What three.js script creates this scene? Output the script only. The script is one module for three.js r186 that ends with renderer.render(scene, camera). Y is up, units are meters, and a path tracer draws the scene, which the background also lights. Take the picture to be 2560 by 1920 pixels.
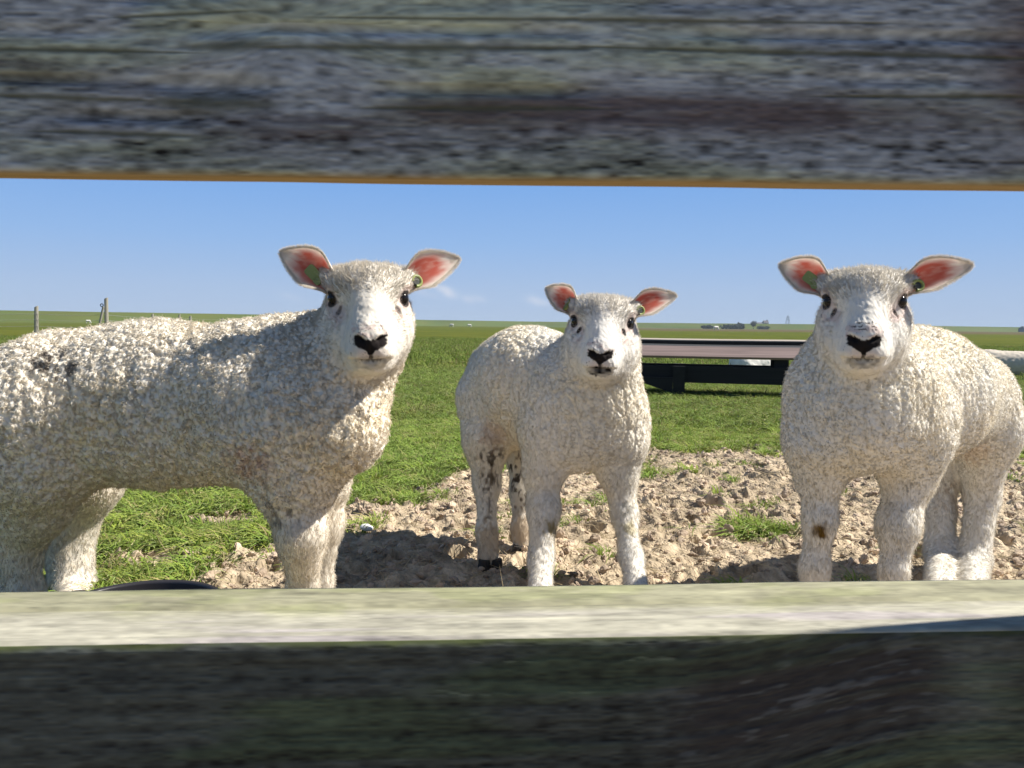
import * as THREE from 'three';
import { mergeGeometries } from 'three/addons/utils/BufferGeometryUtils.js';

/* ---------------------------------------------------------------- camera, sky, sun, exposure */
const scene = new THREE.Scene();
const camera = new THREE.PerspectiveCamera(53.0, 4 / 3, 0.02, 6000);
camera.rotation.order = 'YXZ';
camera.position.set(0, 0.46, 0);
camera.rotation.set(-0.0752, 0, 0.0105);
camera.focus = 1.35;
camera.userData.fStop = 40;
scene.add(camera);

const renderer = new THREE.WebGLRenderer({ antialias: true });
renderer.setSize(1024, 768);
renderer.toneMapping = THREE.LinearToneMapping;
renderer.toneMappingExposure = 1.72;
renderer.shadowMap.enabled = true;

const SUN = new THREE.Vector3(0.68, 0.73, -0.06).normalize();
const sun = new THREE.DirectionalLight(new THREE.Color(1.0, 0.94, 0.84), 5.0);
sun.name = 'sun';
sun.position.copy(SUN).multiplyScalar(20);
sun.target.position.set(0, 0, 0);
sun.castShadow = true;
sun.shadow.mapSize.set(4096, 4096);
Object.assign(sun.shadow.camera, { left: -6, right: 6, top: 6, bottom: -6, near: 0.5, far: 60 });
scene.add(sun, sun.target);

const clamp = (x, a, b) => (x < a ? a : x > b ? b : x), mix = (a, b, t) => a + (b - a) * t;
const bell = (x, s) => Math.exp(-((x / s) ** 2));
const sstep = (a, b, x) => { const t = clamp((x - a) / (b - a), 0, 1); return t * t * (3 - 2 * t); };
function rng(seed) { let s = seed | 0; return () => { s = (s + 0x6d2b79f5) | 0; let t = Math.imul(s ^ (s >>> 15), 1 | s); t = (t + Math.imul(t ^ (t >>> 7), 61 | t)) ^ t; return ((t ^ (t >>> 14)) >>> 0) / 4294967296; }; }
function hash3(x, y, z) { let h = Math.imul(x, 374761393) ^ Math.imul(y, 668265263) ^ Math.imul(z, 1274126177); h = Math.imul(h ^ (h >>> 13), 1274126177); h ^= h >>> 16; return (h >>> 0) / 4294967296; }
function noise3(x, y, z) {                                  // value noise, 0..1
  const ix = Math.floor(x), iy = Math.floor(y), iz = Math.floor(z);
  let fx = x - ix, fy = y - iy, fz = z - iz;
  fx = fx * fx * (3 - 2 * fx); fy = fy * fy * (3 - 2 * fy); fz = fz * fz * (3 - 2 * fz);
  const a = mix(hash3(ix, iy, iz), hash3(ix + 1, iy, iz), fx), b = mix(hash3(ix, iy + 1, iz), hash3(ix + 1, iy + 1, iz), fx);
  const c = mix(hash3(ix, iy, iz + 1), hash3(ix + 1, iy, iz + 1), fx), d = mix(hash3(ix, iy + 1, iz + 1), hash3(ix + 1, iy + 1, iz + 1), fx);
  return mix(mix(a, b, fy), mix(c, d, fy), fz);
}
const noise2 = (x, y) => noise3(x, y, 7.3);
function fbm(x, y, n = 4) { let s = 0, a = 0.5, t = 0; for (let i = 0; i < n; i++) { s += a * noise3(x, y, i * 9.7); t += a; a *= 0.5; x = x * 2.03 + 11.3; y = y * 2.03 + 4.1; } return s / t; }
function worley(x, y, z) {                                  // [F1, F2]
  const ix = Math.floor(x), iy = Math.floor(y), iz = Math.floor(z);
  let f1 = 9, f2 = 9;
  for (let i = -1; i < 2; i++) for (let j = -1; j < 2; j++) for (let k = -1; k < 2; k++) {
    const X = ix + i, Y = iy + j, Z = iz + k;
    const dx = X + hash3(X, Y, Z) - x, dy = Y + hash3(X + 91, Y, Z) - y, dz = Z + hash3(X, Y + 57, Z) - z, d = dx * dx + dy * dy + dz * dz;
    if (d < f1) { f2 = f1; f1 = d; } else if (d < f2) f2 = d;
  }
  return [Math.sqrt(f1), Math.sqrt(f2)];
}

{ // clear spring sky, paler towards the horizon, a few small fair-weather wisps low down
  const W = 2048, Hh = 1024, data = new Float32Array(W * Hh * 4);
  const stops = [[0, 0.50, 0.62, 0.82], [2.5, 0.45, 0.60, 0.85], [6, 0.33, 0.54, 0.90], [10, 0.235, 0.465, 0.90], [20, 0.145, 0.285, 0.58], [45, 0.088, 0.158, 0.31], [90, 0.068, 0.118, 0.22]];
  const puffs = [[-5.3, 2.75, 0.7, 0.22, 0.8], [-4.7, 2.35, 0.55, 0.28, 0.75], [-6.4, 2.3, 1.0, 0.22, 0.25], [-3.3, 1.95, 0.45, 0.22, 0.5], [-2.5, 2.0, 0.5, 0.2, 0.4], [1.6, 1.9, 0.6, 0.26, 0.55], [2.4, 1.7, 0.4, 0.2, 0.35], [-13, 2.2, 0.8, 0.2, 0.2], [-16, 1.9, 0.9, 0.2, 0.16], [9, 1.3, 1.4, 0.2, 0.12], [40, 2.4, 1.2, 0.3, 0.4], [-48, 2.6, 1.3, 0.3, 0.4], [70, 3, 1.5, 0.4, 0.4], [-80, 2.5, 1.6, 0.3, 0.4]];
  for (let r = 0; r < Hh; r++) {
    const el = ((r + 0.5) / Hh - 0.5) * 180, e = Math.max(0, el);
    let k = 0; while (k < stops.length - 2 && e > stops[k + 1][0]) k++;
    const t = clamp((e - stops[k][0]) / (stops[k + 1][0] - stops[k][0]), 0, 1);
    for (let c = 0; c < W; c++) {
      const az = ((c + 0.5) / W - 0.25) * 360, azn = az > 180 ? az - 360 : az;
      let R = mix(stops[k][1], stops[k + 1][1], t), Gc = mix(stops[k][2], stops[k + 1][2], t), B = mix(stops[k][3], stops[k + 1][3], t);
      if (el > 0.2 && el < 5) {
        let d = 0;
        for (const [pa, pe, sa, se, o] of puffs) { const da = (azn - pa) / sa, de = (el - pe + 0.25 * (azn - pa)) / se, q = da * da + de * de; if (q < 9) d += o * Math.exp(-q) * (0.35 + 1.1 * fbm(azn * 3.1 + pa, el * 5.2, 4)); }
        d = clamp(d * 0.85, 0, 0.75); R = mix(R, 0.86, d); Gc = mix(Gc, 0.88, d); B = mix(B, 0.96, d);
      }
      const o = (r * W + c) * 4; data[o] = R; data[o + 1] = Gc; data[o + 2] = B; data[o + 3] = 1;
    }
  }
  const tex = new THREE.DataTexture(data, W, Hh, THREE.RGBAFormat, THREE.FloatType);
  tex.mapping = THREE.EquirectangularReflectionMapping; tex.magFilter = THREE.LinearFilter; tex.needsUpdate = true;
  scene.backgroundIntensity = scene.environmentIntensity = 0.525; scene.background = tex; scene.environment = tex;
  scene.fog = new THREE.FogExp2(0xc8dcf2, 0.00028);
}

/* ---------------------------------------------------------------- helpers */
const taken = {};
const numbered = (n) => { const k = (taken[n] = (taken[n] ?? -1) + 1); return k ? n + '_' + String(k).padStart(3, '0') : n; };
function tag(o, label, category, group, kind) { if (label) o.userData.label = label; if (category) o.userData.category = category; if (group) o.userData.group = group; if (kind) o.userData.kind = kind; return o; }
function mesh(name, g, m, parent = scene) { const o = new THREE.Mesh(g, m); o.name = parent === scene ? numbered(name) : name; o.castShadow = o.receiveShadow = true; parent.add(o); return o; }
function thing(name, pos, label, category, group) { const o = new THREE.Group(); o.name = numbered(name); o.position.set(...pos); scene.add(o); return tag(o, label, category, group); }
const rgb = (r, g, b) => new THREE.Color().setRGB(r, g, b);
const std = (c, rough = 0.85, more = {}) => new THREE.MeshStandardMaterial({ color: rgb(...c), roughness: rough, ...more });
function geo(pos, idx, extra = {}) {
  const g = new THREE.BufferGeometry();
  g.setAttribute('position', new THREE.BufferAttribute(pos instanceof Float32Array ? pos : new Float32Array(pos), 3));
  if (extra.uv) g.setAttribute('uv', new THREE.BufferAttribute(new Float32Array(extra.uv), 2));
  if (extra.color) g.setAttribute('color', new THREE.BufferAttribute(extra.color instanceof Float32Array ? extra.color : new Float32Array(extra.color), 3));
  if (idx) g.setIndex(new THREE.BufferAttribute(idx instanceof Uint32Array ? idx : new Uint32Array(idx), 1));
  g.computeVertexNormals();
  return g;
}
function instanced(name, g, m, mats, cols, parent = scene) {
  const o = new THREE.InstancedMesh(g, m, mats.length / 16);
  o.instanceMatrix.array.set(mats);
  if (cols) o.instanceColor = new THREE.InstancedBufferAttribute(new Float32Array(cols), 3);
  o.name = parent === scene ? numbered(name) : name; o.castShadow = o.receiveShadow = true; parent.add(o); o.userData.kind = 'stuff';
  return o;
}

/* ---------------------------------------------------------------- the ground */
// hoof prints and hollows in the bare soil: [point, half length, half width, depth, turn]
const prints = [
  [[0.5787, 0, -2.0733], 0.055, 0.035, 0.034, 0.2], [[0.508, 0, -1.9538], 0.05, 0.035, 0.03, 1.2], [[0.5953, 0, -1.8263], 0.06, 0.03, 0.032, -0.2], [[0.4032, 0, -1.9758], 0.04, 0.025, 0.03, 0.3], [[0.7591, 0, -2.394], 0.06, 0.03, 0.026, 0.5],
  [[0.5817, 0, -2.3523], 0.05, 0.03, 0.028, -0.4], [[0.7935, 0, -2.1765], 0.05, 0.03, 0.022, 0.4], [[0.4379, 0, -1.423], 0.05, 0.03, 0.02, 0.1], [[0.4516, 0, -1.6954], 0.035, 0.02, 0.018, 0.6], [[0.2181, 0, -1.8494], 0.035, 0.02, 0.02, 0.1],
  [[-0.186, 0, -1.7936], 0.035, 0.022, 0.022, 0.2], [[-0.1167, 0, -1.8961], 0.04, 0.02, 0.018, 0.5], [[-0.3202, 0, -1.9168], 0.05, 0.03, 0.022, 0.1], [[-0.7627, 0, -1.726], 0.05, 0.03, 0.026, 0.1], [[1.2831, 0, -1.9577], 0.06, 0.03, 0.025, 0.1], [[1.0772, 0, -1.7369], 0.06, 0.03, 0.025, 0.3],
];
{ const r = rng(77); for (let i = 0; i < 150; i++) { const z = -(1.25 + 1.9 * r()), x = -0.6 + 2.4 * r(); prints.push([[x, 0, z], 0.022 + 0.026 * r(), 0.014 + 0.012 * r(), 0.008 + 0.014 * r(), r() * 6.3]); } }
const printGrid = new Map();
prints.forEach((p) => { const R = 0.12; for (let a = Math.floor((p[0][0] - R) / 0.12); a <= Math.floor((p[0][0] + R) / 0.12); a++) for (let b = Math.floor((p[0][2] - R) / 0.12); b <= Math.floor((p[0][2] + R) / 0.12); b++) { const k = a + ',' + b; if (!printGrid.has(k)) printGrid.set(k, []); printGrid.get(k).push(p); } });
function bare(x, z) {                                     // 1 where the sheep have worn the turf away
  const d = -z, n = fbm(x * 2.3 + 3, z * 2.3, 4) - 0.5, n2 = fbm(x * 7.5, z * 7.5 + 9, 3) - 0.5;
  let s = Math.min((2.75 + 0.25 * clamp(x, -1, 1.5) - d) / 0.85, (x + 0.42 - 0.25 * (d - 1.5)) / 0.22) + 2.9 * n + 2.3 * n2;
  const spots = Math.exp(-(((x + 0.665) / 0.09) ** 2 + ((z + 1.78) / 0.06) ** 2)) + Math.exp(-(((x + 0.5) / 0.07) ** 2 + ((z + 1.9) / 0.05) ** 2)) * 0.7 + Math.exp(-(((x + 0.72) / 0.09) ** 2 + ((z + 1.48) / 0.05) ** 2)) * 0.8;
  s = Math.max(s, spots * 3.2 - 0.9 + 1.6 * n2);
  return sstep(-0.15, 0.4, s);
}
function groundY(x, z) {
  const r = Math.hypot(x, z);
  if (r > 60) return 0;
  const far = 1 - sstep(20, 60, r);
  let y = (fbm(x * 0.9, z * 0.9, 3) - 0.5) * 0.03 * far * sstep(0.6, 3, r);
  if (r > 9) return y + (fbm(x * 0.35, z * 0.35, 3) - 0.5) * 0.05 * far * sstep(9, 20, r);
  const near = 1 - sstep(4, 9, r), b = bare(x, z);
  y += (fbm(x * 6, z * 6, 3) - 0.5) * 0.018 * near * (0.35 + 0.65 * b);
  if (b > 0.02 && r < 4.5) {
    const rid = 1 - Math.abs(2 * noise2(x * 16 + 2 * noise2(x * 5, z * 5), z * 20) - 1);
    y += b * (0.014 * (rid - 0.6) + 0.026 * (fbm(x * 26, z * 30, 3) - 0.5) + 0.012 * (fbm(x * 75, z * 75, 2) - 0.5) + 0.006 * (fbm(x * 150, z * 150, 2) - 0.5));
  }
  const list = r < 4.5 ? printGrid.get(Math.floor(x / 0.12) + ',' + Math.floor(z / 0.12)) : null;
  if (list) for (const [c, hl, hw, dep, a] of list) {
    const dx = x - c[0], dz = z - c[2], co = Math.cos(a), si = Math.sin(a), u = (dx * co + dz * si) / hl, v = (-dx * si + dz * co) / hw;
    const q = Math.sqrt(u * u + v * v) + 0.35 * (noise2(x * 60, z * 60) - 0.5);
    if (q < 2) y += (q < 1 ? -dep * (1 - q * q * q) : 0) + dep * 0.4 * Math.exp(-(((q - 1.2) / 0.3) ** 2));
  }
  return y;
}
const soilTone = (x, z) => { const a = fbm(x * 11, z * 11, 3), b = fbm(x * 70, z * 70, 2); const c = fbm(x * 32 + 4, z * 32, 2); return 0.62 + 0.42 * a + 0.75 * (b - 0.5) + 0.5 * (c - 0.5); };
{
  const angs = [], rads = [];
  for (let a = -42; a <= 42; a += 0.15) angs.push(a);
  for (let a = 50; a < 318; a += 9) angs.push(a);
  for (let r = 0.25; r < 0.9; r *= 1.06) rads.push(r);
  for (let r = 0.9; r < 3.4; r *= 1.0038) rads.push(r);
  for (let r = rads[rads.length - 1] * 1.008; r < 9; r *= 1.008) rads.push(r);
  for (let r = rads[rads.length - 1] * 1.04; r < 4200; r *= 1.04) rads.push(r);
  const n = angs.length, pos = new Float32Array((n * rads.length + 1) * 3), col = new Float32Array(pos.length), uv = [], idx = [];
  let o = 0;
  for (const r of rads) for (const a of angs) {
    const t = (a * Math.PI) / 180, x = r * Math.sin(t), z = -r * Math.cos(t), b = r < 9 ? bare(x, z) : 0;
    pos[o] = x; pos[o + 1] = groundY(x, z); pos[o + 2] = z;
    // turf, with drier brown sedge on the salt marsh before the dike on the right
    const g1 = fbm(x * 0.35, z * 0.35, 3), g2 = fbm(x * 3.1 + 5, z * 3.1, 3), dry = fbm(x * 0.8 + 9, z * 0.8, 2);
    let R = mix(0.085, 0.098, dry), G = mix(0.106, 0.108, dry), B = mix(0.020, 0.019, dry);
    const v = 0.75 + 0.35 * g1 + 0.3 * (g2 - 0.5); R *= v * (0.9 + 0.25 * g1); G *= v; B *= v;
    if (r > 60) { const ang = Math.atan2(x, -z), m = sstep(0.05, 0.2, ang) * sstep(100, 125, r + 25 * (noise2(ang * 30, 1) - 0.5)) * (r < 520 ? 1 : 0); R = mix(R, 0.105, m); G = mix(G, 0.085, m); B = mix(B, 0.048, m); }
    if (b > 0) { const s = soilTone(x, z), w = fbm(x * 3, z * 3 + 40, 2); R = mix(R, mix(0.54, 0.45, w) * s, b); G = mix(G, mix(0.425, 0.35, w) * s, b); B = mix(B, mix(0.345, 0.28, w) * s, b); }
    col[o] = R; col[o + 1] = G; col[o + 2] = B; o += 3; uv.push(x, z);
  }
  pos[o] = 0; pos[o + 1] = 0; pos[o + 2] = 0; col[o] = 0.1; col[o + 1] = 0.12; col[o + 2] = 0.04; uv.push(0, 0);
  const centre = n * rads.length;
  for (let j = 0; j < n; j++) idx.push(centre, j, (j + 1) % n);
  for (let i = 0; i + 1 < rads.length; i++) for (let j = 0; j < n; j++) { const k = (j + 1) % n, a = i * n + j, b = i * n + k, c = a + n, d = b + n; idx.push(a, c, b, b, c, d); }
  // sward mottling for the middle distance, a metre-scaled tile
  const S = 1024, px = new Uint8Array(S * S * 4), wrap = (f) => (u, v) => { const s = u / S, t = v / S; return mix(mix(f(s, t), f(s - 1, t), s), mix(f(s, t - 1), f(s - 1, t - 1), s), t); };
  const tile = wrap((s, t) => 0.35 * noise2(s * 60 + 300, t * 60 + 300) + 0.35 * noise2(s * 170 + 600, t * 170 + 600) + 0.3 * noise2(s * 420 + 100, t * 420 + 60));
  for (let v = 0; v < S; v++) for (let u = 0; u < S; u++) { const k = clamp(150 + 230 * (tile(u, v) - 0.5), 0, 255), q = (v * S + u) * 4; px[q] = k; px[q + 1] = clamp(k + 6, 0, 255); px[q + 2] = k * 0.92; px[q + 3] = 255; }
  const t = new THREE.DataTexture(px, S, S); t.wrapS = t.wrapT = THREE.RepeatWrapping; t.magFilter = THREE.LinearFilter; t.repeat.set(0.9, 0.9); t.colorSpace = THREE.NoColorSpace; t.needsUpdate = true;
  const bp = new Uint8Array(S * S * 4), grit = wrap((s, t) => 0.55 * noise2(s * 48 + 900, t * 48 + 300) + 0.45 * noise2(s * 130 + 40, t * 130 + 80));
  for (let v = 0; v < S; v++) for (let u = 0; u < S; u++) { const q = (v * S + u) * 4; bp[q] = bp[q + 1] = bp[q + 2] = 255 * clamp(grit(u, v), 0, 1); bp[q + 3] = 255; }
  const tb = new THREE.DataTexture(bp, S, S); tb.wrapS = tb.wrapT = THREE.RepeatWrapping; tb.magFilter = THREE.LinearFilter; tb.repeat.set(2.7, 2.7); tb.needsUpdate = true;
  const m = new THREE.MeshPhysicalMaterial({ vertexColors: true, map: t, bumpMap: tb, bumpScale: 0.009, color: rgb(1.7, 1.7, 1.7), roughness: 1, specularIntensity: 0.08 });
  const gr = mesh('ground', geo(pos, idx, { uv, color: col }), m);
  tag(gr, 'pasture of green turf with a patch of bare trampled soil', 'ground', null, 'structure');
}

{ // the sea dike along the horizon
  const line = [[-75, 300], [-50, 320], [-33.6, 365], [-26, 366], [-19, 372], [-12, 470], [-5.4, 620], [3, 680], [12, 690], [21, 680], [27, 770], [33.5, 890], [50, 1000], [75, 1100]];
  const pos = [], col = [], idx = [], prof = [[-26, -0.3], [-14, 1.9], [-4, 4.1], [0, 4.5], [4, 4.46], [16, 2], [30, -0.3]], N = 300;
  for (let i = 0; i <= N; i++) {
    const a = mix(line[0][0], line[line.length - 1][0], i / N); let k = 0; while (k < line.length - 2 && a > line[k + 1][0]) k++;
    const d = mix(line[k][1], line[k + 1][1], sstep(0, 1, (a - line[k][0]) / (line[k + 1][0] - line[k][0]))), t = (a * Math.PI) / 180;
    prof.forEach(([off, h], j) => {
      const r = d + off, x = r * Math.sin(t), z = -r * Math.cos(t), g = fbm(x * 0.02, z * 0.02 + j, 3), gg = fbm(x * 0.12, j * 3.1, 2);
      pos.push(x, h + 0.12 * (gg - 0.5), z); const v = 0.75 + 0.5 * g; col.push(0.088 * v * (0.8 + 0.4 * gg), 0.110 * v, 0.020 * v);
    });
  }
  const M = prof.length;
  for (let i = 0; i < N; i++) for (let j = 0; j + 1 < M; j++) { const a = i * M + j; idx.push(a, a + M, a + 1, a + 1, a + M, a + M + 1); }
  const o = mesh('dike', geo(pos, idx, { color: col }), new THREE.MeshPhysicalMaterial({ vertexColors: true, roughness: 1, specularIntensity: 0.08 }));
  tag(o, 'long low grassy sea dike along the horizon', 'dike', null, 'structure');
}

/* ---------------------------------------------------------------- solid modelling: smooth distance fields meshed by surface nets */
const smin = (a, b, k) => { const h = Math.max(k - Math.abs(a - b), 0) / k; return Math.min(a, b) - h * h * k * 0.25; };
function cap(a, b, ra, rb, k = 0.03, w = 1) {
  const [ax, ay, az] = a, bx = b[0] - ax, by = b[1] - ay, bz = b[2] - az, L = 1 / Math.max(1e-9, bx * bx + by * by + bz * bz);
  return { k, w, d(x, y, z) { x -= ax; y -= ay; z -= az; const t = clamp((x * bx + y * by + z * bz) * L, 0, 1); x -= bx * t; y -= by * t; z -= bz * t; return Math.sqrt(x * x + y * y + z * z) - (ra + (rb - ra) * t); } };
}
function ell(c, r, k = 0.02, w = 1, yaw = 0) {
  const [cx, cy, cz] = c, [rx, ry, rz] = r, m = Math.min(rx, ry, rz), co = Math.cos(yaw), si = Math.sin(yaw);
  return { k, w, d(x, y, z) { x -= cx; y -= cy; z -= cz; const u = (x * co + z * si) / rx, v = y / ry, q = (z * co - x * si) / rz, l = Math.sqrt(u * u + v * v + q * q); const l2 = Math.sqrt((u / rx) ** 2 + (v / ry) ** 2 + (q / rz) ** 2); return l2 < 1e-6 ? -m : (l * (l - 1)) / l2; } };
}
function field(prims) { return (x, y, z) => { let d = 1e9; for (let i = 0; i < prims.length; i++) { const p = prims[i], e = p.d(x, y, z); d = i ? smin(d, e, p.k) : e; } return d; }; }
function netMesh(f, lo, hi, h) {
  const nx = Math.ceil((hi[0] - lo[0]) / h) + 1, ny = Math.ceil((hi[1] - lo[1]) / h) + 1, nz = Math.ceil((hi[2] - lo[2]) / h) + 1, val = new Float32Array(nx * ny * nz), B = 6;
  for (let k = 0; k < nz; k += B) for (let j = 0; j < ny; j += B) for (let i = 0; i < nx; i += B) {
    const c = f(lo[0] + (i + B / 2) * h, lo[1] + (j + B / 2) * h, lo[2] + (k + B / 2) * h), skip = Math.abs(c) > B * h * 1.25;
    for (let kk = k; kk < Math.min(nz, k + B); kk++) for (let jj = j; jj < Math.min(ny, j + B); jj++) for (let ii = i; ii < Math.min(nx, i + B); ii++) val[(kk * ny + jj) * nx + ii] = skip ? c : f(lo[0] + ii * h, lo[1] + jj * h, lo[2] + kk * h);
  }
  const pos = [], idx = [], at = new Int32Array(nx * ny * nz).fill(-1), sx = 1, sy = nx, sz = nx * ny;
  const E = [[0, 1], [2, 3], [4, 5], [6, 7], [0, 2], [1, 3], [4, 6], [5, 7], [0, 4], [1, 5], [2, 6], [3, 7]];
  for (let k = 0; k + 1 < nz; k++) for (let j = 0; j + 1 < ny; j++) for (let i = 0; i + 1 < nx; i++) {
    const o = (k * ny + j) * nx + i, v = [val[o], val[o + sx], val[o + sy], val[o + sx + sy], val[o + sz], val[o + sz + sx], val[o + sz + sy], val[o + sz + sx + sy]];
    let m = 0; for (let q = 0; q < 8; q++) if (v[q] < 0) m |= 1 << q;
    if (m === 0 || m === 255) continue;
    let x = 0, y = 0, z = 0, n = 0;
    for (const [a, b] of E) if (((m >> a) & 1) !== ((m >> b) & 1)) { const t = v[a] / (v[a] - v[b]); x += mix(a & 1, b & 1, t); y += mix((a >> 1) & 1, (b >> 1) & 1, t); z += mix(a >> 2, b >> 2, t); n++; }
    at[o] = pos.length / 3; pos.push(lo[0] + (i + x / n) * h, lo[1] + (j + y / n) * h, lo[2] + (k + z / n) * h);
  }
  const quad = (a, b, c, d, flip) => { if (a < 0 || b < 0 || c < 0 || d < 0) return; if (flip) idx.push(a, d, b, b, d, c); else idx.push(a, b, d, b, c, d); };
  for (let k = 1; k + 1 < nz; k++) for (let j = 1; j + 1 < ny; j++) for (let i = 1; i + 1 < nx; i++) {
    const o = (k * ny + j) * nx + i, s = val[o] < 0;
    if (s !== val[o + sx] < 0) quad(at[o - sy - sz], at[o - sz], at[o], at[o - sy], !s);
    if (s !== val[o + sy] < 0) quad(at[o - sx - sz], at[o - sx], at[o], at[o - sz], !s);
    if (s !== val[o + sz] < 0) quad(at[o - sx - sy], at[o - sy], at[o], at[o - sx], !s);
  }
  return { pos, idx };
}
function gradient(f, x, y, z, e = 0.0012) {
  const a = f(x + e, y - e, z - e), b = f(x - e, y - e, z + e), c = f(x - e, y + e, z - e), d = f(x + e, y + e, z + e), gx = a - b - c + d, gy = -a - b + c + d, gz = -a + b - c + d, l = Math.hypot(gx, gy, gz) || 1;
  return [gx / l, gy / l, gz / l, (a + b + c + d) / 4];
}
function project(f, pos, from = 0, times = 2) { for (let i = from; i < pos.length; i += 3) for (let n = 0; n < times; n++) { const g = gradient(f, pos[i], pos[i + 1], pos[i + 2]), d = clamp(g[3], -0.004, 0.004); pos[i] -= g[0] * d; pos[i + 1] -= g[1] * d; pos[i + 2] -= g[2] * d; } }
function subdivide(f, m, inside) {
  const { pos, idx } = m, mid = new Map(), out = [], n0 = pos.length, use = new Uint8Array(pos.length / 3);
  for (let i = 0; i < use.length; i++) use[i] = inside(pos[3 * i], pos[3 * i + 1], pos[3 * i + 2]) ? 1 : 0;
  const half = (a, b) => { if (!use[a] || !use[b]) return -1; const k = a < b ? a * 4194304 + b : b * 4194304 + a; let v = mid.get(k); if (v === undefined) { v = pos.length / 3; mid.set(k, v); for (let c = 0; c < 3; c++) pos.push((pos[3 * a + c] + pos[3 * b + c]) / 2); } return v; };
  for (let t = 0; t < idx.length; t += 3) {
    const a = idx[t], b = idx[t + 1], c = idx[t + 2], ab = half(a, b), bc = half(b, c), ca = half(c, a), n = (ab >= 0) + (bc >= 0) + (ca >= 0);
    if (n === 3) out.push(a, ab, ca, ab, b, bc, ca, bc, c, ab, bc, ca);
    else if (n === 0) out.push(a, b, c);
    else if (ab >= 0) out.push(a, ab, c, ab, b, c); else if (bc >= 0) out.push(a, b, bc, a, bc, c); else out.push(a, b, ca, ca, b, c);
  }
  m.idx = out; project(f, pos, n0, 2);
  return m;
}
function normalsOf(pos, idx) {
  const n = new Float32Array(pos.length);
  for (let t = 0; t < idx.length; t += 3) {
    const a = 3 * idx[t], b = 3 * idx[t + 1], c = 3 * idx[t + 2], ux = pos[b] - pos[a], uy = pos[b + 1] - pos[a + 1], uz = pos[b + 2] - pos[a + 2], vx = pos[c] - pos[a], vy = pos[c + 1] - pos[a + 1], vz = pos[c + 2] - pos[a + 2];
    const x = uy * vz - uz * vy, y = uz * vx - ux * vz, z = ux * vy - uy * vx;
    for (const i of [a, b, c]) { n[i] += x; n[i + 1] += y; n[i + 2] += z; }
  }
  for (let i = 0; i < n.length; i += 3) { const l = Math.hypot(n[i], n[i + 1], n[i + 2]) || 1; n[i] /= l; n[i + 1] /= l; n[i + 2] /= l; }
  return n;
}

/* ---------------------------------------------------------------- lambs */
function strand(levels, r0, curl, bend) {                  // a hair or a crimped lock, one unit long, three sided and tapering
  const pos = [], idx = [];
  for (let i = 0; i <= levels; i++) {
    const t = i / levels, r = r0 * (1 - 0.85 * t * t), a = curl * t * 6.283, cr = 0.16 * Math.min(1, curl) * (0.3 + t);
    const cx = cr * Math.cos(a) - cr, cz = cr * Math.sin(a) + bend * t * t, cy = t * (1 - 0.25 * Math.abs(bend) * t);
    for (let s = 0; s < 3; s++) { const q = (s * 2 * Math.PI) / 3; pos.push(cx + r * Math.cos(q), cy, cz + r * Math.sin(q)); }
    if (i) for (let s = 0; s < 3; s++) { const p = (i - 1) * 3, e = i * 3, n = (s + 1) % 3; idx.push(p + s, e + s, p + n, p + n, e + s, e + n); }
  }
  return geo(pos, idx);
}
const HAIR = strand(3, 0.030, 0, 0.30), LOCK = strand(7, 0.090, 1.0, 0.35);
const woolMat = new THREE.MeshPhysicalMaterial({ vertexColors: true, roughness: 0.95, sheen: 0.35, sheenRoughness: 0.6, sheenColor: rgb(1, 0.97, 0.92), specularIntensity: 0.3 });
const fibreMat = new THREE.MeshPhysicalMaterial({ roughness: 1, transmission: 0.5, thickness: 0, specularIntensity: 0.2 });
const eyeMat = new THREE.MeshPhysicalMaterial({ color: rgb(0.012, 0.010, 0.010), roughness: 0.12, specularIntensity: 0.55 });
const hoofMat = std([0.020, 0.016, 0.013], 0.8);
const tagMat = std([0.23, 0.27, 0.075], 0.5), tagDark = std([0.02, 0.025, 0.02], 0.6);
const earMat = new THREE.MeshPhysicalMaterial({ vertexColors: true, roughness: 1, transmission: 0.5, thickness: 0, specularIntensity: 0.2 });

// the head in its own axes (x across, y up, z towards the nose; metres): [prims]
const HEAD = [
  ell([0, 0.002, -0.022], [0.052, 0.042, 0.058], 0.02), ell([0, 0.020, 0.006], [0.046, 0.028, 0.032], 0.02),
  cap([-0.034, 0.022, 0.011], [-0.0475, 0.0145, 0.003], 0.013, 0.0105, 0.010), cap([0.034, 0.022, 0.011], [0.0475, 0.0145, 0.003], 0.013, 0.0105, 0.010),
  cap([0, 0.004, 0.020], [0, -0.044, 0.060], 0.033, 0.0245, 0.02), ell([0, -0.060, 0.060], [0.031, 0.027, 0.030], 0.016),
  ell([-0.0145, -0.073, 0.070], [0.0165, 0.014, 0.018], 0.010), ell([0.0145, -0.073, 0.070], [0.0165, 0.014, 0.018], 0.010), ell([0, -0.090, 0.050], [0.025, 0.014, 0.027], 0.010),
  cap([-0.034, -0.028, -0.012], [-0.016, -0.074, 0.036], 0.029, 0.022, 0.02), cap([0.034, -0.028, -0.012], [0.016, -0.074, 0.036], 0.029, 0.022, 0.02),
  ell([0, -0.044, -0.014], [0.059, 0.053, 0.048], 0.02), ell([0, -0.055, 0.010], [0.056, 0.046, 0.046], 0.016), ell([0, 0.0, -0.06], [0.050, 0.046, 0.04], 0.03), cap([-0.030, 0.028, -0.012], [-0.055, 0.029, -0.016], 0.017, 0.0155, 0.016), cap([0.030, 0.028, -0.012], [0.055, 0.029, -0.016], 0.017, 0.0155, 0.016),
];
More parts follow.
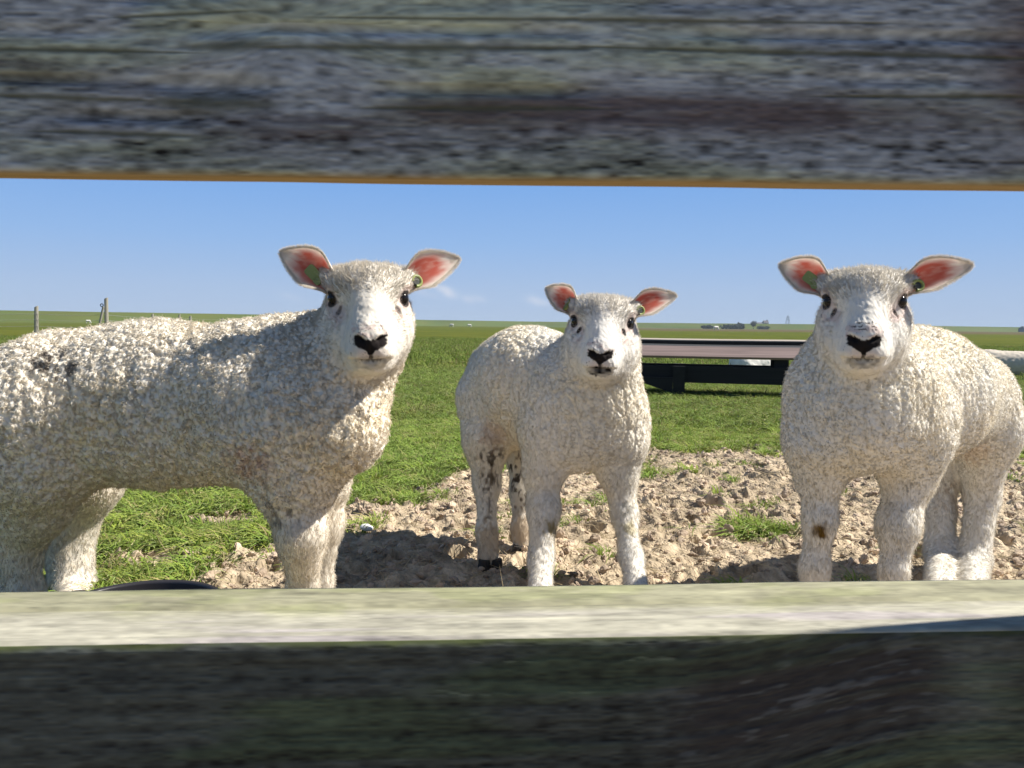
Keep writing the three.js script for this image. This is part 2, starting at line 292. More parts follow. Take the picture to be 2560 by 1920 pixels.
function headColour(x, y, z, seed, o) {                    // pigment of the skin: nose leather, lips, tear slits, eye rims, freckles; returns [dark, pink]
  let dark = 0, pink = 0; const ax = Math.abs(x);
  if (z > 0.04) {
    const wob = 0.0030 * (noise3(x * 330, y * 330, seed) - 0.5) + 0.0016 * (noise3(x * 900, y * 900, seed) - 0.5), q = y + 0.054 + wob;
    const top = -0.0005 + 0.0060 * sstep(0.002, 0.018, ax), bot = -0.0215 + 0.0145 * Math.pow(clamp((ax - 0.0022) / 0.02, 0, 1), 0.62);
    dark = Math.max(dark, sstep(0.0012, -0.0012, q - top) * sstep(-0.0014, 0.0010, q - bot) * sstep(0.0232, 0.0205, ax + wob));
    dark = Math.max(dark, 0.85 * sstep(0.0034, 0.0012, ax + wob) * sstep(-0.031, -0.028, q) * sstep(-0.012, -0.015, q));
    const ym = -0.0835 + 3.2 * x * x; dark = Math.max(dark, 0.75 * sstep(0.0030, 0.0004, Math.abs(y - ym + wob)) * sstep(0.029, 0.012, ax));
    dark = Math.max(dark, o.lips * sstep(1.25, 0.55, ((x + wob) / 0.024) ** 2 + ((y + 0.0855 + wob) / 0.0105) ** 2) * (0.35 + 0.9 * noise3(x * 160, y * 260, seed)));
    const fr = noise3(x * 420 + seed, y * 420, z * 420); if (ax < 0.036 && y < -0.035 && y > -0.09 && fr > 0.80) dark = Math.max(dark, 0.7 * sstep(0.80, 0.88, fr) * sstep(0.038, 0.02, ax));
    for (const yw of [-0.0305, -0.0355, -0.040]) dark = Math.max(dark, o.wrinkle * sstep(0.0016, 0.0005, Math.abs(y - yw + 5 * x * x + wob)) * sstep(0.021, 0.012, ax) * sstep(0.35, 0.65, noise3(x * 420, yw * 900, seed)));
    if (y > -0.052 && y < -0.030 && ax < 0.024) pink = Math.max(pink, 0.55 * sstep(0.35, 0.7, noise3(x * 130, y * 300, seed)) * sstep(-0.030, -0.037, y));
    pink = Math.max(pink, 0.35 * sstep(0.012, 0.002, Math.abs(y + 0.074)) * sstep(0.024, 0.010, ax));
  }
  if (z > -0.01) {
    const ex = ax - 0.0410, ey = y + 0.0160, s = ex * 0.87 + ey * 0.5, t = -ex * 0.5 + ey * 0.87, q = (s / 0.0034) ** 2 + (t / 0.0072) ** 2 + 0.5 * (noise3(x * 400, y * 400, seed) - 0.5);
    dark = Math.max(dark, o.tear * sstep(1.5, 0.5, q));
    const e2 = Math.hypot(ax - 0.0475, (y - 0.0005) * 0.85, z - 0.0075); dark = Math.max(dark, 0.95 * sstep(0.0132, 0.0112, e2)); pink = Math.max(pink, 0.5 * sstep(0.021, 0.013, e2));
    pink = Math.max(pink, 0.6 * sstep(0.019, 0.006, Math.hypot(ax - 0.044, (y + 0.020) * 0.7)) * sstep(0.3, 0.6, noise3(x * 150, y * 150, seed + 4)));
  }
  return [dark, pink];
}
function headDent(x, y, z) {                               // nostrils, mouth line, tear slits, in metres inward
  const ax = Math.abs(x); let d = 0;
  if (z > 0.04) {
    const nx = (ax - 0.0130) * 0.85 + (y + 0.0535) * 0.5, ny = -(ax - 0.0130) * 0.5 + (y + 0.0535) * 0.85;
    d += 0.0065 * bell(nx, 0.0060) * bell(ny, 0.0028);
    if (ax < 0.006) d += 0.0030 * bell(x, 0.0019) * sstep(-0.086, -0.080, y) * sstep(-0.062, -0.070, y);
    const ym = -0.0835 + 3.2 * x * x; d += 0.0048 * bell(y - ym, 0.0022) * sstep(0.032, 0.020, ax);
    d -= 0.0016 * bell(ny - 0.006, 0.004) * bell(nx, 0.008);
  }
  const ex = ax - 0.0410, ey = y + 0.0160, s = ex * 0.87 + ey * 0.5, t = -ex * 0.5 + ey * 0.87;
  if (z > 0) d += 0.0035 * bell(s, 0.003) * bell(t, 0.007);
  return d;
}
function earGeometry(side, len, wid, angle, cupping, droop) {
  const NU = 26, NV = 20, pos = [], col = [], idx = [], al = [Math.cos(angle) * side, Math.sin(angle), -0.18], l = Math.hypot(...al).valueOf(), A = al.map((v) => v / l);
  const Nn = [side * 0.10, 0.02, 1], dot = A[0] * Nn[0] + A[1] * Nn[1] + A[2] * Nn[2], F = Nn.map((v, i) => v - dot * A[i]), fl = Math.hypot(...F), f = F.map((v) => v / fl);
  const b = [A[1] * f[2] - A[2] * f[1], A[2] * f[0] - A[0] * f[2], A[0] * f[1] - A[1] * f[0]].map((v) => v * (side > 0 ? -1 : 1) * -1);   // across, roughly upwards
  if (b[1] < 0) for (let i = 0; i < 3; i++) b[i] *= -1;
  const shell = (out) => {
    const n0 = pos.length / 3;
    for (let i = 0; i <= NU; i++) for (let j = 0; j <= NV; j++) {
      const u = i / NU, v = (j / NV) * 2 - 1, shape = mix(0.5, 1, sstep(0, 0.42, u)) * Math.pow(Math.max(0, 1 - Math.pow(Math.max(0, (u - 0.40) / 0.60), 1.75)), 0.88) + 0.004;
      const w = 0.5 * wid * shape * (v > 0 ? 0.92 : 1.08), al2 = mix(1.42, 0.58, sstep(0, 0.8, u)) * cupping, rho = w / Math.sin(Math.min(1.5, al2)), th = v * al2;
      const across = rho * Math.sin(th), fwd = rho * (1 - Math.cos(th)) + 0.004 * Math.sin(u * 5) - droop * u * u * 0.3, along = u * len, thick = out * 0.0032 * (1 - v ** 6) * (1 - 0.5 * u);
      const tx = fwd + thick * Math.cos(th) * -1, ty = across + thick * Math.sin(th), dy = -droop * u * u + 0.012 * Math.sin(Math.PI * u) - 0.003;
      for (let c = 0; c < 3; c++) pos.push(A[c] * along + b[c] * (ty + dy * 0.6) + f[c] * tx);
      const edge = Math.max(sstep(0.42, 0.92, Math.abs(v)), sstep(0.56, 0.92, u + 0.12 * (noise3(u * 9, v * 6, side) - 0.5))), mott = noise3(u * 14, v * 9, side * 5 + out);
      if (out) col.push(0.90, 0.84, 0.78); else { const m = clamp(edge + 0.3 * (mott - 0.5), 0, 1); col.push(mix(0.56, 0.89, m), mix(0.11 + 0.08 * mott, 0.83, m), mix(0.08 + 0.06 * mott, 0.76, m)); }
    }
    for (let i = 0; i < NU; i++) for (let j = 0; j < NV; j++) { const a = n0 + i * (NV + 1) + j, c = a + NV + 1; if ((out > 0) === side > 0) idx.push(a, c, a + 1, a + 1, c, c + 1); else idx.push(a, a + 1, c, a + 1, c + 1, c); }
  };
  shell(0); shell(1);
  return { g: geo(pos, idx, { color: col }), A, b, f, len };
}
const roundPlate = (w, h, t, r) => { const s = new THREE.Shape(), x = w / 2, y = h / 2; s.moveTo(-x + r, -y); s.lineTo(x - r, -y); s.quadraticCurveTo(x, -y, x, -y + r); s.lineTo(x, y - r); s.quadraticCurveTo(x, y, x - r, y); s.lineTo(-x + r, y); s.quadraticCurveTo(-x, y, -x, y - r); s.lineTo(-x, -y + r); s.quadraticCurveTo(-x, -y, -x + r, -y); const g = new THREE.ExtrudeGeometry(s, { depth: t, bevelEnabled: true, bevelSize: 0.0005, bevelThickness: 0.0005, bevelSegments: 2 }); return g; };
function hoofGeometry(s) {
  const parts = [];
  for (const sd of [-1, 1]) { const g = new THREE.CylinderGeometry(0.0095 * s, 0.0125 * s, 0.024 * s, 12, 3); const p = g.attributes.position; for (let i = 0; i < p.count; i++) { const y = p.getY(i), z = p.getZ(i), t = (0.012 * s - y) / (0.024 * s); p.setZ(i, z * 1.45 + (z > 0 ? 0.006 * s * t : 0)); } g.translate(sd * 0.0105 * s, 0.012 * s, 0); parts.push(g.toNonIndexed()); }
  const g = mergeGeometries(parts); g.computeVertexNormals(); return g;
}
const quat = new THREE.Quaternion(), v3 = new THREE.Vector3(), UPV = new THREE.Vector3(0, 1, 0), M4 = new THREE.Matrix4(), one = new THREE.Vector3(), spin = new THREE.Quaternion();

function makeLamb(o) {
  const t0 = Date.now(), r = rng(o.seed), base = o.base, root = thing('lamb', base, o.label, 'lamb', 'lambs standing behind the boards');
  const hd = o.head, s = hd.s, R = new THREE.Matrix4().makeRotationFromEuler(new THREE.Euler(hd.pitch, hd.yaw, hd.roll, 'YXZ')), e = R.elements, [hx, hy, hz] = hd.at;
  const local = (x, y, z) => { x -= hx; y -= hy; z -= hz; return [(e[0] * x + e[1] * y + e[2] * z) / s, (e[4] * x + e[5] * y + e[6] * z) / s, (e[8] * x + e[9] * y + e[10] * z) / s]; };
  const world = (x, y, z) => [hx + s * (e[0] * x + e[4] * y + e[8] * z), hy + s * (e[1] * x + e[5] * y + e[9] * z), hz + s * (e[2] * x + e[6] * y + e[10] * z)];
  const body = field(o.prims), head = field(HEAD);
  const f = (x, y, z) => {
    const b = body(x, y, z), far = Math.hypot(x - hx, y - hy, z - hz) - 0.15 * s;
    if (far > 0.05) return Math.min(b, far);
    const q = local(x, y, z); return smin(b, head(q[0], q[1], q[2]) * s, 0.03);
  };
  const lo = o.lo, hi = o.hi, m = netMesh(f, lo, hi, 0.0045);
  project(f, m.pos, 0, 2);
  subdivide(f, m, () => true);
  subdivide(f, m, (x, y, z) => { const q = local(x, y, z); return q[2] > -0.004 && Math.hypot(...q) < 0.125; });
  const n = m.pos.length / 3, nor = normalsOf(m.pos, m.idx), pos = new Float32Array(m.pos), col = new Float32Array(n * 3), kind = new Float32Array(n), onHead = new Float32Array(n);
  for (let i = 0; i < n; i++) {
    const x = pos[3 * i], y = pos[3 * i + 1], z = pos[3 * i + 2], q = local(x, y, z), dh = Math.hypot(...q) < 0.2 ? head(...q) * s : 1;
    let W = 0, wsum = 1e-9; for (const p of o.prims) { const k = Math.exp(-Math.max(0, p.d(x, y, z)) / 0.012); W += k * p.w; wsum += k; }
    let wool = W / wsum; const face = dh < 1 ? sstep(0.016, 0.002, dh - Math.min(0.0, 0)) * sstep(-0.075, -0.045, q[2]) : 0;
    onHead[i] = face; wool *= 1 - face; kind[i] = wool;
    // fleece: crimped locks packed together, drawn out a little down the flank
    let up = 0;
    const warp = noise3(x * 22, y * 15, z * 22) * 2.2;
    if (wool > 0.02) {
      const c = o.curl * 1.45, wl = worley(x * c + warp, y * c * 0.78 + warp * 0.6, z * c), big = worley(x * 44, y * 20 + warp, z * 44);
      up += wool * o.amp * (0.0034 * (0.62 - wl[0]) + 0.0014 * (sstep(0, 0.35, wl[1] - wl[0]) - 0.6) + 0.0030 * (noise3(x * 55, y * 26, z * 55) - 0.5) + 0.003 * (sstep(0.0, 0.3, big[1] - big[0]) - 0.7) * o.crease);
    }
    up += (1 - wool) * (0.0016 * (noise3(x * 150 + warp, y * 75, z * 150) - 0.5) + 0.0010 * (noise3(x * 320, y * 190, z * 320) - 0.5) + face * 0.0028 * (noise3(x * 105 + warp * 2, y * 60, z * 105) - 0.5) * sstep(0.055, 0.02, q[2]));
    if (face > 0.2 && q[2] > -0.01) up -= headDent(...q) * s;
    pos[3 * i] += nor[3 * i] * up; pos[3 * i + 1] += nor[3 * i + 1] * up; pos[3 * i + 2] += nor[3 * i + 2] * up;
    // coat colours
    const a = fbm(x * 18, y * 18 + z * 11, 3), bb = noise3(x * 160, y * 160, z * 160), v = 0.92 + 0.13 * (a - 0.5) + 0.10 * (bb - 0.5);
    let cr = mix(0.84, 0.86, wool), cg = mix(0.81, 0.83, wool), cb = mix(0.75, 0.765, wool);
    if (face > 0) { cr = mix(cr, 0.82, face); cg = mix(cg, 0.80, face); cb = mix(cb, 0.76, face); }
    cr *= v * o.tint[0]; cg *= v * (1 - 0.03 * a) * o.tint[1]; cb *= v * (1 - 0.07 * a) * o.tint[2];
    const yel = sstep(0.55, 0.8, fbm(x * 9 + o.seed, y * 9, 3)) * 0.5 * wool; cg *= 1 - 0.06 * yel; cb *= 1 - 0.2 * yel;
    for (const [c, rad, dc, st, th] of o.stains) { const d = Math.hypot(x - c[0], y - c[1], z - c[2]) / rad; if (d < 1.3) { const k = st * sstep(1.2, 0.5, d + 0.9 * (noise3(x * 210, y * 150, z * 210) - 0.5)) * (th ? sstep(th, th + 0.12, noise3(x * 190 + 3, y * 110, z * 190)) : 1); cr = mix(cr, dc[0], k); cg = mix(cg, dc[1], k); cb = mix(cb, dc[2], k); } }
    if (face > 0.2) { const [dk, pk] = headColour(...q, o.seed, o); cr = mix(mix(cr, 0.60, pk), 0.016, dk); cg = mix(mix(cg, 0.44, pk), 0.013, dk); cb = mix(mix(cb, 0.40, pk), 0.013, dk); if (dk > 0.35) onHead[i] = -1; }
    col[3 * i] = cr; col[3 * i + 1] = cg; col[3 * i + 2] = cb;
  }
  const rel = Float32Array.from(pos, (v, i) => v - base[i % 3]);
  mesh('body', geo(rel, m.idx, { color: col }), woolMat, root);
  // eyes
  for (const sd of [-1, 1]) {
    const g = new THREE.SphereGeometry(0.0102 * s, 28, 20), p = world(sd * 0.0468, 0.0005, 0.0072), eo = mesh('eye', g, eyeMat, root); eo.position.set(p[0] - base[0], p[1] - base[1], p[2] - base[2]); eo.setRotationFromMatrix(R); eo.scale.set(0.92, 1, 1.05);
  }
  // ears, each with its plastic tag
  const earSpots = [];
  [-1, 1].forEach((sd, i) => {
    const E = hd.ears[i], eg = earGeometry(sd, E.len, E.wid, E.angle, E.cup ?? 1, E.droop ?? 0.006), p = world(sd * 0.045, 0.020, -0.012);
    const eo = mesh('ear', eg.g, earMat, root); eo.position.set(p[0] - base[0], p[1] - base[1], p[2] - base[2]); eo.setRotationFromMatrix(R); eo.scale.setScalar(s);
    const at = (u, v, w) => new THREE.Vector3(...[0, 1, 2].map((c) => eg.A[c] * u + eg.b[c] * v + eg.f[c] * w));
    const basis = new THREE.Matrix4().makeBasis(new THREE.Vector3(...eg.A), new THREE.Vector3(...eg.b), new THREE.Vector3(...eg.A).cross(new THREE.Vector3(...eg.b)));
    if (sd < 0) {                                         // flag tag lying in the ear
      const g1 = roundPlate(0.0205, 0.0155, 0.0012, 0.004); g1.translate(0.006, 0.001, 0); const g2 = new THREE.CylinderGeometry(0.0055, 0.0062, 0.005, 18); g2.rotateX(Math.PI / 2); g2.translate(-0.008, -0.003, 0.002);
      const gp = roundPlate(0.010, 0.0085, 0.0013, 0.002); gp.translate(-0.006, -0.001, 0.0004);
      const g = mergeGeometries([g1, gp, g2.toNonIndexed()].map((q) => { const k = q.index ? q.toNonIndexed() : q; return k; }));
      const to = mesh('ear_tag', g, tagMat, eo); to.position.copy(at(E.len * (E.tagU ?? 0.36), E.tagV ?? -0.002, 0.0085)); to.quaternion.setFromRotationMatrix(basis); to.rotateY(E.tagTurn ?? -0.5); to.rotateZ(E.tagSpin ?? 0.25);
    } else {
      const g = new THREE.TorusGeometry(0.0074, 0.0026, 12, 32, 5.0); g.rotateZ(-2.3); const to = mesh('ear_tag', g, tagMat, eo); to.position.copy(at(E.len * (E.tagU ?? 0.22), E.tagV ?? -0.006, 0.011)); to.quaternion.setFromRotationMatrix(basis); to.rotateY(0.35);
      const g2 = new THREE.CylinderGeometry(0.0050, 0.0056, 0.006, 20); g2.rotateX(Math.PI / 2); const pin = mesh('tag_pin', g2, tagDark, eo); pin.position.copy(to.position).add(at(-0.0015, 0, -0.001)); pin.quaternion.copy(to.quaternion);
    }
    earSpots.push([eo, eg]);
  });
  // hooves
  for (const [p, yaw] of o.hooves) { const ho = mesh('hoof', hoofGeometry(o.hoofSize ?? 1.12), hoofMat, root); ho.position.set(p[0] - base[0], p[1] - base[1], p[2] - base[2]); ho.rotation.y = yaw; }
  // fleece locks and short hair
  const tri = m.idx.length / 3, cdf = new Float64Array(tri); let sum = 0;
  for (let t = 0; t < tri; t++) { const a = 3 * m.idx[3 * t], b = 3 * m.idx[3 * t + 1], c = 3 * m.idx[3 * t + 2]; const ux = pos[b] - pos[a], uy = pos[b + 1] - pos[a + 1], uz = pos[b + 2] - pos[a + 2], vx = pos[c] - pos[a], vy = pos[c + 1] - pos[a + 1], vz = pos[c + 2] - pos[a + 2]; sum += Math.hypot(uy * vz - uz * vy, uz * vx - ux * vz, ux * vy - uy * vx) / 2; cdf[t] = sum; }
  const lock = [[], []], hair = [[], []], N = Math.floor(sum * 330000);
  for (let q = 0; q < N; q++) {
    const u = r() * sum; let a = 0, b = tri - 1; while (a < b) { const c = (a + b) >> 1; if (cdf[c] < u) a = c + 1; else b = c; }
    const i0 = m.idx[3 * a], i1 = m.idx[3 * a + 1], i2 = m.idx[3 * a + 2]; let w1 = r(), w2 = r(); if (w1 + w2 > 1) { w1 = 1 - w1; w2 = 1 - w2; } const w0 = 1 - w1 - w2;
    if (onHead[i0] < 0 || onHead[i1] < 0 || onHead[i2] < 0) continue;
    const P = [0, 1, 2].map((c) => w0 * pos[3 * i0 + c] + w1 * pos[3 * i1 + c] + w2 * pos[3 * i2 + c]), Nn = [nor[3 * i0], nor[3 * i0 + 1], nor[3 * i0 + 2]], C = [col[3 * i0], col[3 * i0 + 1], col[3 * i0 + 2]], wool = kind[i0], hl = local(...P);
    const isLock = r() < wool, face = onHead[i0] > 0.4;
    if (isLock ? r() < 0.60 : !face && r() < 0.25) continue;
    if (face && Math.hypot(Math.abs(hl[0]) - 0.0475, hl[1], hl[2] - 0.007) < 0.0135) continue;
    let fx = 0, fy = -1, fz = 0, lift = 0.2, len = 0.0075 * (0.7 + 0.6 * r());
    if (isLock) { fx = r() - 0.5; fy = -0.25 + r() - 0.5; fz = r() - 0.5; lift = 0.10 + 0.45 * r(); len = o.lock * (0.6 + 0.7 * r()); }
    else if (face) {
      const lx = hl[0] * 0.9, ly = hl[1] + 0.055, lz = hl[2] - 0.10, l = Math.hypot(lx, ly, lz) || 1; fx = (e[0] * lx + e[4] * ly + e[8] * lz) / l; fy = (e[1] * lx + e[5] * ly + e[9] * lz) / l; fz = (e[2] * lx + e[6] * ly + e[10] * lz) / l;
      fx += 0.9 * (noise3(P[0] * 70, P[1] * 70, P[2] * 70) - 0.5); fy += 0.9 * (noise3(P[0] * 70 + 9, P[1] * 70, P[2] * 70) - 0.5);
      const fore = sstep(-0.01, 0.02, hl[1]); lift = 0.12 + 0.10 * fore; len = mix(0.0070, 0.0100, Math.max(fore, sstep(0.02, -0.03, hl[2]))) * (0.7 + 0.6 * r()); len *= mix(1, 0.5, sstep(0.04, 0.065, hl[2]));
    } else { fx += 0.5 * (noise3(P[0] * 60, P[1] * 60, P[2] * 60) - 0.5); fz += 0.5 * (noise3(P[0] * 60 + 5, P[1] * 60, P[2] * 60) - 0.5); }
    fx += 0.3 * (r() - 0.5); fy += 0.3 * (r() - 0.5); fz += 0.3 * (r() - 0.5);
    const dn = fx * Nn[0] + fy * Nn[1] + fz * Nn[2]; fx -= dn * Nn[0]; fy -= dn * Nn[1]; fz -= dn * Nn[2]; const fl = Math.hypot(fx, fy, fz) || 1;
    v3.set(fx / fl + Nn[0] * lift * 1.6, fy / fl + Nn[1] * lift * 1.6, fz / fl + Nn[2] * lift * 1.6).normalize();
    quat.setFromUnitVectors(UPV, v3); spin.setFromAxisAngle(UPV, r() * 6.283); quat.multiply(spin);
    M4.compose(new THREE.Vector3(P[0] - base[0] - Nn[0] * 0.0006, P[1] - base[1] - Nn[1] * 0.0006, P[2] - base[2] - Nn[2] * 0.0006), quat, one.setScalar(len));
    const to = isLock ? lock : hair, tone = 0.96 + 0.16 * r(); for (const q2 of M4.elements) to[0].push(q2); to[1].push(Math.min(0.93, C[0] * tone), Math.min(0.92, C[1] * tone), Math.min(0.90, C[2] * tone));
  }
  // fringe on the ear rims
  for (const [eo, eg] of earSpots) {
    const p = eg.g.attributes.position, NV = 21; eo.updateMatrix();
    for (let q = 0; q < 3600; q++) {
      const i = Math.floor(r() * 26), edge = r() < 0.75 ? (r() < 0.5 ? 0 : 20) : Math.floor(r() * 21), back = r() < 0.6 ? 27 * NV : 0, k = back + i * NV + edge; if (!back && edge > 2 && edge < 18) continue;
      const jit = r(), a = new THREE.Vector3().fromBufferAttribute(p, k).lerp(new THREE.Vector3().fromBufferAttribute(p, k + NV), jit), mid = new THREE.Vector3().fromBufferAttribute(p, i * NV + 10).lerp(new THREE.Vector3().fromBufferAttribute(p, i * NV + 10 + NV), jit), out = a.clone().sub(mid).normalize(); out.x += eg.A[0] * 0.8 + 0.5 * (r() - 0.5); out.y += eg.A[1] * 0.8 + 0.5 * (r() - 0.5); out.z += eg.A[2] * 0.8 + 0.5 * (r() - 0.5) - (back && edge > 2 && edge < 18 ? 0.6 : 0);
      a.lerp(mid, 0.03 + 0.12 * r()); out.normalize().applyQuaternion(eo.quaternion); a.applyMatrix4(eo.matrix); quat.setFromUnitVectors(UPV, out); spin.setFromAxisAngle(UPV, r() * 6.283); quat.multiply(spin);
      M4.compose(a, quat, one.setScalar(0.0048 * (0.5 + 0.8 * r()))); for (const q2 of M4.elements) hair[0].push(q2); const tn = 0.91 + 0.04 * r(); hair[1].push(tn, tn * 0.95, tn * 0.87);
    }
  }
  for (const [eo, eg] of earSpots) for (let q = 0; q < 420; q++) {
    const i = 22 + Math.floor(r() * 4), k = (r() < 0.5 ? 27 * 21 : 0) + i * 21 + Math.floor(r() * 21), a = new THREE.Vector3().fromBufferAttribute(eg.g.attributes.position, k).lerp(new THREE.Vector3().fromBufferAttribute(eg.g.attributes.position, k + 21), r());
    v3.set(eg.A[0] + 0.5 * (r() - 0.5), eg.A[1] + 0.5 * (r() - 0.5), eg.A[2] + 0.5 * (r() - 0.5)).normalize().applyQuaternion(eo.quaternion); a.applyMatrix4(eo.matrix); quat.setFromUnitVectors(UPV, v3); spin.setFromAxisAngle(UPV, r() * 6.283); quat.multiply(spin);
    M4.compose(a, quat, one.setScalar(0.0050 * (0.5 + 0.7 * r()))); for (const q2 of M4.elements) hair[0].push(q2); const tn = 0.91 + 0.04 * r(); hair[1].push(tn, tn * 0.95, tn * 0.87);
  }
  tag(instanced('fleece', LOCK, fibreMat, lock[0], lock[1], root)); tag(instanced('hair', HAIR, fibreMat, hair[0], hair[1], root));
  console.log('lamb', n, tri, lock[0].length / 16, hair[0].length / 16, Date.now() - t0);
  return root;
}
const MUD = [0.075, 0.06, 0.05], DUNG = [0.16, 0.12, 0.05], TAN = [0.42, 0.31, 0.20], SKIN = [0.55, 0.33, 0.25], FLECK = [0.05, 0.04, 0.035];

makeLamb({
  seed: 11, tint: [0.98, 0.955, 0.91], lock: 0.0062, amp: 1, tear: 0.72, lips: 0.4, wrinkle: 0.45, curl: 100, crease: 1, base: [-0.40, 0, -1.12], label: 'largest lamb standing side-on at the left, head turned to the camera', lo: [-1.02, -0.02, -1.45], hi: [-0.02, 0.66, -0.80],
  head: { at: [-0.1913, 0.4939, -1.025], s: 0.935, yaw: 0.20, pitch: 0.02, roll: 0.02, ears: [{ len: 0.090, wid: 0.056, angle: 0.55, cup: 1.1, droop: -0.004, tagU: 0.33, tagV: -0.004, tagTurn: -0.2 }, { len: 0.100, wid: 0.052, angle: 0.47, cup: 0.9 }] },
  prims: [
    cap([-0.6518, 0.3411, -1.115], [-0.5223, 0.3492, -1.125], 0.105, 0.102, 0.05, 1), cap([-0.5246, 0.3487, -1.13], [-0.3425, 0.3596, -1.095], 0.102, 0.100, 0.05, 1), cap([-0.5841, 0.2991, -1.14], [-0.3644, 0.314, -1.09], 0.074, 0.078, 0.05, 1),
    cap([-0.3548, 0.3523, -1.08], [-0.2679, 0.3458, -1.07], 0.096, 0.084, 0.05, 1), cap([-0.268, 0.3317, -1.07], [-0.2312, 0.3178, -1.03], 0.073, 0.060, 0.04, 1), cap([-0.2896, 0.3777, -1.09], [-0.2261, 0.4377, -1.1], 0.086, 0.058, 0.05, 1), cap([-0.243, 0.3748, -1.06], [-0.2033, 0.4219, -1.07], 0.058, 0.048, 0.04, 1),
    cap([-0.6804, 0.3199, -1.085], [-0.6737, 0.2635, -1.08], 0.090, 0.074, 0.04, 1), cap([-0.6924, 0.258, -1.11], [-0.7006, 0.1929, -1.11], 0.078, 0.05, 0.04, 0.6), cap([-0.7006, 0.1929, -1.11], [-0.7342, 0.127, -1.12], 0.048, 0.034, 0.03, 0.15), cap([-0.7342, 0.127, -1.12], [-0.7259, 0.045, -1.12], 0.034, 0.027, 0.02, 0), cap([-0.7259, 0.045, -1.12], [-0.7467, 0, -1.155], 0.027, 0.026, 0.02, 0),
    cap([-0.7417, 0.2873, -1.29], [-0.7209, 0.1988, -1.29], 0.085, 0.058, 0.03, 0.7), cap([-0.7209, 0.1988, -1.29], [-0.7604, 0.099, -1.3], 0.056, 0.040, 0.03, 0.1), cap([-0.7604, 0.099, -1.3], [-0.7498, -0.003, -1.29], 0.040, 0.034, 0.02, 0), cap([-0.7498, -0.003, -1.29], [-0.6965, 0, -1.2], 0.033, 0.026, 0.02, 0),
    cap([-0.307, 0.3226, -1.05], [-0.2967, 0.256, -1.05], 0.085, 0.058, 0.04, 1), cap([-0.2967, 0.256, -1.05], [-0.291, 0.1718, -1.05], 0.055, 0.033, 0.03, 0.35), cap([-0.2838, 0.1746, -1.03], [-0.2917, 0.0888, -1.06], 0.033, 0.0185, 0.02, 0), cap([-0.2917, 0.0888, -1.06], [-0.2881, 0, -1.06], 0.0185, 0.022, 0.02, 0),
    cap([-0.2782, 0.3035, -1.11], [-0.2767, 0.2289, -1.13], 0.06, 0.036, 0.03, 0.6), cap([-0.2767, 0.2289, -1.13], [-0.2754, 0.1624, -1.13], 0.034, 0.0225, 0.02, 0), cap([-0.2754, 0.1624, -1.13], [-0.2876, 0.0673, -1.14], 0.0225, 0.016, 0.02, 0), cap([-0.2876, 0.0673, -1.14], [-0.2912, 0, -1.14], 0.016, 0.021, 0.02, 0),
    cap([-0.5357, 0.2302, -1.11], [-0.5096, 0.2234, -1.11], 0.010, 0.0085, 0.012, 0),
  ],
  stains: [[[-0.6258, 0.4051, -1.035], 0.024, MUD, 0.9, 0.36], [[-0.5959, 0.3918, -1.02], 0.019, MUD, 0.9, 0.38], [[-0.3066, 0.2039, -0.99], 0.03, MUD, 0.7, 0.5], [[-0.3349, 0.2864, -1], 0.035, SKIN, 0.5], [[-0.6215, 0.2475, -1.14], 0.05, SKIN, 0.45], [[-0.5341, 0.2142, -1.15], 0.02, SKIN, 0.8], [[-0.7431, 0.1275, -1.15], 0.06, [0.40, 0.38, 0.34], 0.45, 0.3], [[-0.7428, 0.0527, -1.15], 0.08, [0.50, 0.49, 0.46], 0.5, 0.35], [[-0.75, 0.0321, -1.29], 0.08, [0.50, 0.48, 0.45], 0.5, 0.35]],
  hooves: [[[-0.7183, 0, -1.11], 1.3], [[-0.6937, 0, -1.195], 1.3], [[-0.2816, 0, -1.04], 1.3], [[-0.2887, 0, -1.135], 1.3]],
});
